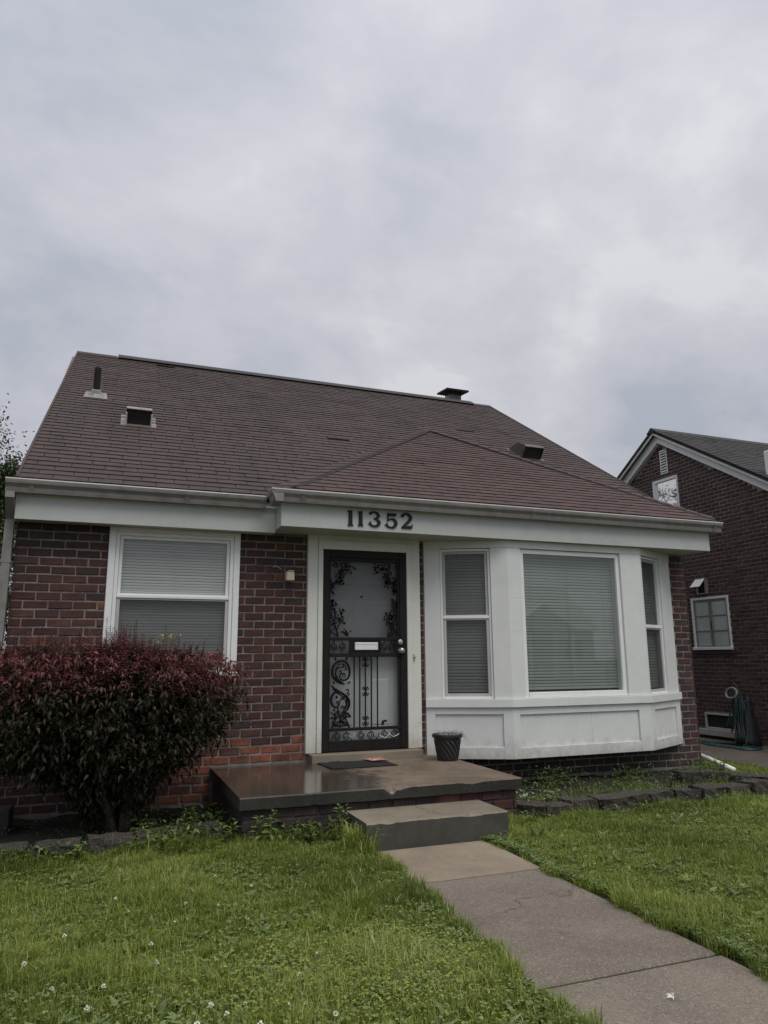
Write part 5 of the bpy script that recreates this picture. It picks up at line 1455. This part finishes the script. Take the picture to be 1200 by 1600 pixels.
keep = npr.random(nc_) < np.interp(z, [.06, .3, .6, 1.3], [.75, .75, .9, 1]); P, O, z = P[keep], O[keep], z[keep]; nc_ = len(P)
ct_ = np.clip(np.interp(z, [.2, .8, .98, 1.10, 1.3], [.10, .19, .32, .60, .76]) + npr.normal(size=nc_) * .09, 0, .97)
lenf = npr.gamma(4, .25, nc_).clip(.4, 2.4)
for q in range(9):       # each clump: a drooping twig with leaves spread along it
    t = q / 8.0
    az = npr.uniform(0, 6.28, nc_)
    ax = unit(O * .8 + npr.normal(size=(nc_, 3)) * .35 - up * .35)
    pos = P + ax * (t * lenf * .11)[:, None] - up * (t * t * .035)
    D = ax * .45 + npr.normal(size=(nc_, 3)) * .62 - up * npr.uniform(-.35, .65, (nc_, 1))
    red = np.interp(z, [.9, 1.15], [0, 1])
    L_ = npr.uniform(.030, .072, nc_) * (1 - .2 * red)
    addl(pos, D, up + npr.normal(size=(nc_, 3)) * .35, L_, L_ * npr.uniform(.30, .44, nc_), np.clip(ct_ + npr.normal(size=nc_) * .09, 0, 1), .3)
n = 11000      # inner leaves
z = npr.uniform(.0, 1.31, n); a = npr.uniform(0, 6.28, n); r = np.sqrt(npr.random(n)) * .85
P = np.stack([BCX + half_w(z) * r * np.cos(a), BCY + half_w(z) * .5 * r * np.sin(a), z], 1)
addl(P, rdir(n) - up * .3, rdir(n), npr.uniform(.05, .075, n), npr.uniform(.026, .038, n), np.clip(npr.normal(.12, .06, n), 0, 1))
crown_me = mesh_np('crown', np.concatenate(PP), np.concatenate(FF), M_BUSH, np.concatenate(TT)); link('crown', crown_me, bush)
# upright shoots on top and round the rim
PP, FF, TT = [], [], []; vo = 0
stems = MB()
ns = 2300
sa_ = npr.uniform(0, 6.283, ns); sr = np.sqrt(npr.random(ns))
ca, sa = np.cos(sa_), np.sin(sa_); e_ = (np.abs(ca) ** 3 + np.abs(sa) ** 3) ** (-1 / 3)
bx_, by_ = BCX + .97 * sr * ca * e_, BCY + .55 * sr * sa * e_
bz_ = 1.235 + .05 * np.sin(bx_ * 5 + 1) + .03 * np.sin(bx_ * 11) - .22 * np.maximum(0, sr - .7) / .3 + .05 * np.sin(bx_ * 3.1 + .6) * np.cos(by_ * 4) - npr.random(ns) * .06
ht = npr.gamma(3.0, .034, ns).clip(.04, .27) * np.where(sr > .8, .8, 1) * np.where(npr.random(ns) < .05, 1.5, 1)
lean = npr.normal(size=(ns, 2)) * .10 + np.stack([ca, sa], 1) * np.maximum(0, sr - .65)[:, None] * .9
for i in range(ns):
    b = np.array([bx_[i], by_[i], bz_[i]]); ax = np.array([lean[i, 0], lean[i, 1], 1.0]); ax /= np.linalg.norm(ax); tip = b + ax * ht[i]
    stems.tube([b, tip], [.0022, .0012], 3, False)
    k = max(3, int(ht[i] / .016)); t = np.repeat(np.linspace(.1, 1.0, k), 2); m = len(t)
    az = np.tile([0, math.pi], k) + np.repeat(np.arange(k) * 1.57, 2) + rnd.random() * 6
    D = np.stack([np.cos(az), np.sin(az), np.interp(t, [0, .8, 1], [.1, .45, 1.6])], 1)
    sz = np.interp(t, [0, .5, 1], [1.0, .9, .45]) * rnd.uniform(.8, 1.15)
    base = rnd.gauss(.80, .10) if bx_[i] > -.35 else rnd.gauss(.74, .12)
    if rnd.random() < .22: base -= .28
    addl(b + ax * (t * ht[i])[:, None], D, up + npr.normal(size=(m, 3)) * .2, .042 * sz, .014 * sz, np.clip(base + npr.normal(size=m) * .08, .15, 1), .35)
link('shoot_leaf', mesh_np('shoot_leaf', np.concatenate(PP), np.concatenate(FF), M_BUSH, np.concatenate(TT)), bush)['kind'] = 'stuff'
stems.build('twig', M_STEM, bush, fix=False)['kind'] = 'stuff'
# pale sprig on top
PP, FF, TT = [], [], []; vo = 0
n = 60; P = np.stack([npr.normal(.47, .05, n), npr.normal(-.72, .04, n), npr.normal(1.405, .022, n)], 1)
addl(P, rdir(n) + up * .3, up + rdir(n) * .4, npr.uniform(.022, .038, n), npr.uniform(.012, .018, n), npr.uniform(.6, 1, n))
M_SPRIG = leaf_mat('yellow_sprig_leaf', [(0, (.12, .14, .03)), (1, (.33, .34, .10))])
o = link('yellow_sprig', mesh_np('yellow_sprig', np.concatenate(PP), np.concatenate(FF), M_SPRIG, np.concatenate(TT)), bush); o['kind'] = 'stuff'

# ------------------------------------------------------------------ lawn
def grass(name, x0, x1, y0, y1, dens, hfun, keep=None, parent=None, tintf=None):
    n = int(dens * (x1 - x0) * (y1 - y0))
    x = npr.uniform(x0, x1, n); y = npr.uniform(y0, y1, n)
    if keep is not None:
        k = keep(x, y); x, y = x[k], y[k]; n = len(x)
    zg = np.interp(x, [6.9, 8.0], [-.15, -.28])
    h = hfun(x, y) * npr.uniform(.45, 1.25, n) * (1 + .35 * np.sin(x * 7 + 2 * np.sin(y * 5)) * np.sin(y * 6.1)) * np.where(npr.random(n) < .02, 1.6, 1) * (1 + .26 * np.sin(x * 17 + 3 * np.sin(y * 13)) * np.sin(y * 15 + 2 * np.sin(x * 11)))
    a = npr.uniform(0, 2 * np.pi, n); ln = npr.gamma(2.0, .24, n).clip(.05, 1.6)
    d = np.stack([np.cos(a), np.sin(a)], 1); wv = np.stack([-np.sin(a), np.cos(a)], 1) * (npr.uniform(.0015, .0033, n))[:, None]
    B = np.stack([x, y, zg], 1)
    m = B.copy(); m[:, :2] += d * (h * ln * .35)[:, None]; m[:, 2] += h * .62
    t = B.copy(); t[:, :2] += d * (h * ln)[:, None]; t[:, 2] += h * np.clip(1.05 - .38 * ln, .35, 1)
    w3 = np.concatenate([wv, np.zeros((n, 1))], 1)
    V = np.stack([B - w3, B + w3, m - w3 * .8, m + w3 * .8, t], 1).reshape(-1, 3)
    i = np.arange(n)[:, None] * 5
    F = np.concatenate([i + np.array([[0, 1, 3]]), i + np.array([[0, 3, 2]]), i + np.array([[2, 3, 4]])], 0)
    patch = .13 * np.sin(x * 2.3 + 1.3 * np.sin(y * 1.7)) + .10 * np.sin(y * 3.1 + x * 4.7) + .08 * np.sin(x * 11 + 2 * np.sin(y * 9)) * np.sin(y * 8.3)
    tint = np.clip(.44 + patch + npr.normal(size=n) * .15 + (tintf(x, y) if tintf else 0), 0, .9)
    tint = np.where(npr.random(n) < .02, 1.0, tint)
    o_ = link(name, mesh_np(name, V, F, M_GRASS, np.repeat(tint, 5)), parent); return tag(o_, kind='stuff')
yel = lambda x, y: .30 * np.exp(-(((x - 1.25) / .55) ** 2 + ((y + 4.05) / .40) ** 2)) + .12 * np.exp(-(((x - 3.0) / .25) ** 2 + ((y + 3.85) / .25) ** 2))
hl = lambda x, y: .060 + .02 * np.sin(x * 3 + y * 2) * np.sin(y * 4 - x) + .03 * np.exp(-((x - 1.85) / .10) ** 2) + .04 * np.exp(-((y + 1.62) / .12) ** 2)
hr = lambda x, y: .050 + .015 * np.sin(x * 3.3 + y * 2) + .02 * np.exp(-((x - 2.8) / .08) ** 2) + .03 * np.exp(-((y + 1.80) / .08) ** 2)
edge_l = lambda x, y: x < 1.775 + .135 * np.clip((y + 4.7) / 2.4, 0, 1) + .03 * np.sin(y * 9) + .02 * np.sin(y * 23)
edge_r = lambda x, y: x > 2.775 + .03 * np.sin(y * 7 + 1) + .025 * np.sin(y * 19)
grass('lawn_grass', -1.7, 1.95, -5.1, -1.56, 21000, hl, edge_l, tintf=yel)
grass('lawn_grass', -2.6, 1.95, -8.2, -5.1, 3500, hl, edge_l)
grass('lawn_grass', 2.74, 5.2, -5.1, -1.70, 17000, hr, edge_r, tintf=yel)
grass('lawn_grass', 5.2, 8.5, -5.1, -1.62, 8500, hr)
grass('lawn_grass', 2.74, 9.0, -8.2, -5.1, 2000, hr, edge_r)
grass('lawn_grass', 7.0, 8.5, -1.62, 4.5, 5500, lambda x, y: .055 + 0 * x)
grass('lawn_grass', -5.0, -1.7, -6.5, 5.0, 1900, lambda x, y: .07 + 0 * x, lambda x, y: (x < -1.55))
grass('bed_grass', 3.45, 7.0, -1.55, -.50, 7500, lambda x, y: .07 + 0 * x, lambda x, y: npr.random(len(x)) < np.clip((-.55 - y) * 1.2 + .25 * np.sin(x * 4) + (x > 6.2) * .3, .03, 1))
grass('bed_grass', .75, 1.95, -1.72, -1.25, 6500, lambda x, y: .10 + 0 * x, lambda x, y: (x > 1.0) & ((y < -1.66) | (x < .99)) | (y < -1.5))
grass('bed_grass', 3.02, 3.5, -2.2, -1.4, 6000, lambda x, y: .075 + 0 * x)
def clover(name, x, y, z, size, tint, mat=M_CLOVER, tilt=.35, lift=(.02, .055)):
    n = len(x); zz = z + npr.uniform(*lift, n)
    PPs, FFs, TTs = [], [], []; v0 = 0
    az = npr.uniform(0, 6.28, n)
    upv = np.array([[0, 0, 1.0]]) + npr.normal(size=(n, 3)) * tilt
    for k in range(3):
        a = az + k * 2.094; D = np.stack([np.cos(a), np.sin(a), npr.normal(.15, .25, n)], 1)
        V, F = leaves(np.stack([x, y, zz], 1), D, upv, size, size * .95, .05)
        PPs.append(V); FFs.append(F + v0); TTs.append(np.repeat(tint, 5)); v0 += len(V)
    o_ = link(name, mesh_np(name, np.concatenate(PPs), np.concatenate(FFs), mat, np.concatenate(TTs))); return tag(o_, kind='stuff')
n = 15000; x = npr.uniform(-1.7, 1.76, n); y = npr.uniform(-5.2, -1.6, n)
dn = .5 + .5 * np.sin(x * 2.7 + 2 * np.sin(y * 1.9)) * np.sin(y * 2.2 + 1) ; k = npr.random(n) < .25 + .7 * dn; x, y = x[k], y[k]; n = len(x)
clover('clover_cover', x, y, -.15, npr.uniform(.007, .0145, n), np.clip(npr.normal(.45, .18, n) + yel(x, y) * 1.4, 0, 1), lift=(.02, .06))
def broadleaf(n, x0, x1, y0, y1):
    m = n // 7; cx_, cy_ = npr.uniform(x0, x1, m), npr.uniform(y0, y1, m)
    i = np.repeat(np.arange(m), 7); az = npr.uniform(0, 6.28, len(i)); k = len(i)
    P = np.stack([cx_[i], cy_[i], np.full(k, -.135)], 1)
    D = np.stack([np.cos(az), np.sin(az), npr.uniform(.25, 1.1, k)], 1)
    L = npr.uniform(.03, .075, k)
    V, F = leaves(P, D, up + npr.normal(size=(k, 3)) * .2, L, L * npr.uniform(.22, .42, k), .3)
    tag(link('lawn_weeds', mesh_np('lawn_weeds', V, F, M_CLOVER, np.repeat(np.clip(npr.normal(.35, .2, m)[i] + npr.normal(size=k) * .06, 0, .85), 5))), kind='stuff')
broadleaf(9000, -1.7, 1.74, -5.1, -1.65); broadleaf(4200, 2.85, 6.2, -5.1, -1.85)
n = 4500; x = npr.normal(1.25, .42, n); y = npr.normal(-4.05, .28, n); k = x < 1.76; x, y = x[k], y[k]; n = len(x)
clover('clover_cover', x, y, -.15, npr.uniform(.006, .011, n), np.clip(npr.normal(.80, .12, n), 0, 1), lift=(.035, .07))
n = 6500; x = npr.uniform(2.8, 6.5, n); y = npr.uniform(-5.0, -1.75, n)
clover('clover_cover', x, y, -.15, npr.uniform(.008, .014, n), np.clip(npr.normal(.40, .16, n) + yel(x, y) * 1.6, 0, 1))
n = 2600; y = npr.uniform(-5.2, -2.1, n); x = 2.80 + np.abs(npr.normal(0, .06, n)) + .03 * np.sin(y * 7 + 1); 
clover('edge_clover', x, y, -.15, npr.uniform(.010, .020, n), np.clip(npr.normal(.38, .15, n), 0, 1), lift=(.012, .05))
n = 1200; y = npr.uniform(-5.2, -2.1, n); x = 1.77 + .135 * np.clip((y + 4.7) / 2.4, 0, 1) - np.abs(npr.normal(0, .07, n)) + .03 * np.sin(y * 9)
clover('edge_clover', x, y, -.15, npr.uniform(.009, .017, n), np.clip(npr.normal(.40, .15, n), 0, 1), lift=(.012, .05))
# low undergrowth in the beds
def under(name, n, x0, x1, y0, y1, zmax, ls, tmean, z0=-.12):
    x = npr.uniform(x0, x1, n); y = npr.uniform(y0, y1, n); z = z0 + npr.random(n) ** 1.6 * zmax
    k = npr.random(n) < (.5 + .5 * np.sin(x * 6.1 + 1.7 * np.sin(y * 5)))**1.2; x, y, z = x[k], y[k], z[k]; n = len(x)
    V, F = leaves(np.stack([x, y, z], 1), rdir(n) * np.array([[1, 1, .5]]) + np.array([[0, 0, .25]]), up + rdir(n) * .5, npr.uniform(ls * .6, ls * 1.3, n), npr.uniform(ls * .25, ls * .5, n), .25)
    return tag(link(name, mesh_np(name, V, F, M_WEED, np.repeat(np.clip(npr.normal(tmean, .18, n), 0, 1), 5))), kind='stuff')
under('undergrowth', 2600, .25, 1.25, -1.45, -.5, .14, .05, .30)
under('undergrowth', 2600, -1.3, .3, -1.36, -.3, .06, .035, .12)
under('undergrowth', 2600, .35, 1.95, -1.78, -1.40, .13, .055, .55)
under('undergrowth', 1400, -1.4, .5, -1.68, -1.56, .10, .05, .5)
under('undergrowth', 5200, 3.45, 6.9, -1.45, -.30, .10, .035, .40)
under('undergrowth', 2200, 3.5, 6.9, -.60, -.15, .16, .04, .18)
under('undergrowth', 900, 3.45, 5.0, -.75, -.25, .20, .045, .15)
under('undergrowth', 1500, 3.3, 6.6, -1.86, -1.68, .08, .035, .5)
under('undergrowth', 700, 6.1, 7.05, -1.3, -.3, .14, .045, .35)
# single weeds that can be told apart
def weed(x, y, z, h, nst, lsz, label, mat=M_WEED, tm=.6, spread=.5, wide=.42):
    root = empty('weed', (x, y, z), label, 'weed', 'weeds along the beds')
    sm = MB(); PPs, FFs, TTs = [], [], []; v0 = 0
    for s_ in range(nst):
        a = rnd.uniform(0, 6.28); l_ = rnd.uniform(.1, spread); hh = h * rnd.uniform(.65, 1.1)
        b = Vector((x + rnd.gauss(0, .015), y + rnd.gauss(0, .015), z)); tip = b + Vector((math.cos(a) * l_ * hh, math.sin(a) * l_ * hh, hh))
        mid = b.lerp(tip, .5) + Vector((0, 0, hh * .08))
        sm.tube([b, mid, tip], [.004, .003, .002], 5, False)
        k = max(3, int(hh / .03)); t = np.linspace(.15, 1, k); m = 2 * k; tt = np.repeat(t, 2)
        pts = np.array([tuple(b.lerp(tip, float(q)) + Vector((0, 0, hh * .08 * 4 * q * (1 - q) * .5))) for q in tt])
        az = np.tile([0, math.pi], k) + np.repeat(np.arange(k) * 1.3, 2) + rnd.random() * 6
        D = np.stack([np.cos(az), np.sin(az), np.interp(tt, [0, 1], [.1, .7])], 1)
        sz = lsz * np.interp(tt, [0, .4, 1], [.7, 1, .65]) * npr.uniform(.8, 1.2, m)
        V, F = leaves(pts, D, up + npr.normal(size=(m, 3)) * .2, sz, sz * wide, .3)
        PPs.append(V); FFs.append(F + v0); TTs.append(np.repeat(np.clip(npr.normal(tm, .15, m), 0, 1), 5)); v0 += len(V)
    sm.build('stem', M_WEED, root)
    link('foliage', mesh_np('foliage', np.concatenate(PPs), np.concatenate(FFs), mat, np.concatenate(TTs)), root)['kind'] = 'stuff'
weed(1.19, -1.74, -.13, .22, 5, .085, 'tall bright leafy weed under the left corner of the porch slab', tm=.85)
weed(1.74, -1.76, -.13, .26, 3, .075, 'upright leafy weed standing beside the left side of the step', tm=.75)
weed(-.10, -1.66, -.13, .12, 4, .085, 'broad leaved weed before the edging block left of the shrub trunk', tm=.75)
weed(.33, -1.63, -.13, .10, 5, .05, 'low ferny weed in front of the edging block by the shrub trunk', tm=.6, wide=.3)
weed(.62, -1.50, -.12, .20, 4, .07, 'dark leafy weed growing over the edging right of the shrub', tm=.45)
weed(.92, -1.58, -.13, .16, 5, .075, 'spreading weed clump between the shrub and the porch corner', tm=.65, spread=.9)
weed(1.50, -1.80, -.13, .13, 5, .06, 'short weed clump at the foot of the porch bricks', tm=.55, spread=.9)
weed(.72, -1.10, -.12, .24, 4, .06, 'shaded weed beneath the right side of the shrub', tm=.3)
weed(.42, -1.25, -.12, .17, 3, .07, 'dark broad leaved seedling beside the shrub trunk', tm=.25)
weed(3.62, -1.42, -.12, .15, 7, .075, 'pale variegated plant beside the right end of the porch', M_HOSTA, .6, .8, .5)
weed(3.95, -1.28, -.12, .11, 6, .06, 'small pale leaved plant behind the first edging blocks', M_HOSTA, .35, .9, .45)
weed(3.15, -2.28, -.14, .10, 6, .045, 'low weed clump at the right foot of the step', tm=.5, spread=1.1)
weed(6.75, -.55, -.12, .18, 6, .05, 'weed clump in front of the right brick corner', tm=.4, spread=.8)
weed(5.55, -1.05, -.12, .14, 4, .06, 'single weed in the middle of the right bed', tm=.5, spread=.8)
# longer grass clump beside the step
cl = []
n = 260; a = npr.uniform(0, 6.28, n); x = npr.normal(1.80, .05, n); y = npr.normal(-2.05, .12, n); L_ = npr.uniform(.12, .26, n); ln = npr.uniform(.3, 1.0, n)
B = np.stack([x, y, np.full(n, -.15)], 1); d = np.stack([np.cos(a), np.sin(a), np.zeros(n)], 1); wv = np.stack([-np.sin(a), np.cos(a), np.zeros(n)], 1) * .0028
m1 = B + d * (L_ * ln * .4)[:, None]; m1[:, 2] += L_ * .7; t1 = B + d * (L_ * ln)[:, None]; t1[:, 2] += L_ * (1 - .3 * ln)
V = np.stack([B - wv, B + wv, m1 - wv * .8, m1 + wv * .8, t1], 1).reshape(-1, 3); i = np.arange(n)[:, None] * 5
F = np.concatenate([i + np.array([[0, 1, 3]]), i + np.array([[0, 3, 2]]), i + np.array([[2, 3, 4]])], 0)
o = link('grass_tuft', mesh_np('grass_tuft', V, F, M_GRASS, np.repeat(np.clip(npr.normal(.6, .15, n), 0, .9), 5)))
tag(o, kind='stuff')

# white clover flowers
fm = MB()
r2 = random.Random(5)
for k in range(22):
    a = r2.uniform(0, 6.28); el = r2.uniform(-.2, 1.3); d = Vector((math.cos(a) * math.cos(el), math.sin(a) * math.cos(el), math.sin(el))) * .011
    s_ = Vector((-math.sin(a), math.cos(a), 0)) * .0035
    fm.add([d * .3, d * .7 + s_, d * 1.1, d * .7 - s_], [(0, 1, 2, 3)])
fme = fm.mesh('clover_flower', M_PETAL, fix=False)
spots = [(.30, -3.69), (.14, -2.73), (.29, -3.47), (.47, -4.2), (.52, -4.28), (.60, -4.22), (.12, -4.25), (.02, -4.05), (.75, -4.32), (.42, -3.2), (.66, -3.05), (.78, -3.3), (.9, -2.75), (.2, -2.95), (.35, -2.6), (.72, -2.5), (-.1, -3.2), (-.25, -3.5), (.86, -4.05), (.98, -3.9), (.08, -3.85), (-.12, -3.8), (.55, -3.75), (.4, -4.35), (.28, -4.38), (.62, -4.42), (.15, -4.45), (-.05, -4.3), (.9, -4.45), (.5, -2.95)]
for x, y in spots:
    o = link('clover_flower', fme, None, (x, y, -.15 + rnd.uniform(.055, .072))); s_ = rnd.uniform(.8, 1.3); o.scale = (s_, s_, s_); o.rotation_euler = (rnd.uniform(-.4, .4), rnd.uniform(-.4, .4), rnd.uniform(0, 6))
    tag(o, 'small white clover flower in the left lawn', 'flower', 'white clover flowers in the left lawn')
pf = MB()
for k in range(7):
    a = k * .9; pf.add([(2.26, -4.72, -.131), (2.26 + .02 * math.cos(a), -4.72 + .02 * math.sin(a), -.122), (2.26 + .035 * math.cos(a + .3), -4.72 + .035 * math.sin(a + .3), -.128)], [(0, 1, 2)])
tag(pf.build('fallen_blossom', M_PETAL, fix=False), 'crumpled white blossom lying on the walk', 'blossom')

# ------------------------------------------------------------------ trees behind on the left
def tree(name, x, y, h, cr, n, label, cat, lsz=(.07, .12), zc=.62):
    root = empty(name, (x, y, -.15), label, cat)
    tk = MB(); tips = []
    base_ = Vector((x, y, -.2)); top = Vector((x + .2, y, h * .6))
    tk.tube(catmull([base_, base_.lerp(top, .4) + Vector((.08, 0, 0)), top], 5), list(np.linspace(.20, .09, 11)), 9)
    for k in range(16):
        a = rnd.uniform(0, 6.28); z0 = rnd.uniform(.25, .6) * h; b = base_.lerp(top, z0 / (h * .6))
        e2 = Vector((x + math.cos(a) * cr * rnd.uniform(.5, .95), y + math.sin(a) * cr * rnd.uniform(.5, .95), z0 + rnd.uniform(.3, 1.0) * (h - z0)))
        tk.tube(catmull([b, b.lerp(e2, .5) + Vector((0, 0, .25)), e2], 4), list(np.linspace(.06, .012, 9)), 5)
        tips += [e2, b.lerp(e2, .7)]
    tk.build('trunk', M_BARK, root, smooth=True)
    cs_ = [np.array(t) for t in tips]
    for k in range(60):
        d = rdir(1)[0]; cs_.append(np.array([x, y, h * zc]) + d * np.array([cr, cr, h * (1 - zc)]) * rnd.uniform(.5, 1.0))
    cs_ = np.array(cs_); idx = npr.integers(0, len(cs_), n)
    P = cs_[idx] + npr.normal(size=(n, 3)) * np.array([[.30, .30, .24]]) * npr.uniform(.5, 1.3, (len(cs_), 1))[idx]
    V, F = leaves(P, rdir(n) - up * .2, up + rdir(n) * .6, npr.uniform(*lsz, n), npr.uniform(lsz[0] * .5, lsz[1] * .5, n))
    ct = npr.normal(.45, .2, len(cs_))
    link('crown', mesh_np('crown', V, F, M_TREE, np.repeat(np.clip(ct[idx] + npr.normal(size=n) * .12, 0, 1), 5)), root)
tree('leafy_tree', -3.55, 9.6, 6.5, 2.05, 120000, 'dark green tree behind the left side of the house', 'tree', (.06, .11), .55)
tree('leafy_shrub', -2.75, 6.0, 3.6, 1.25, 22000, 'dark shrub behind the left downspout below the tree', 'shrub', zc=.5)
tree('leafy_tree', -6.6, 20.5, 9.6, 2.0, 14000, 'farther green tree behind the houses reflected in the neighbouring attic window', 'tree', (.10, .16))
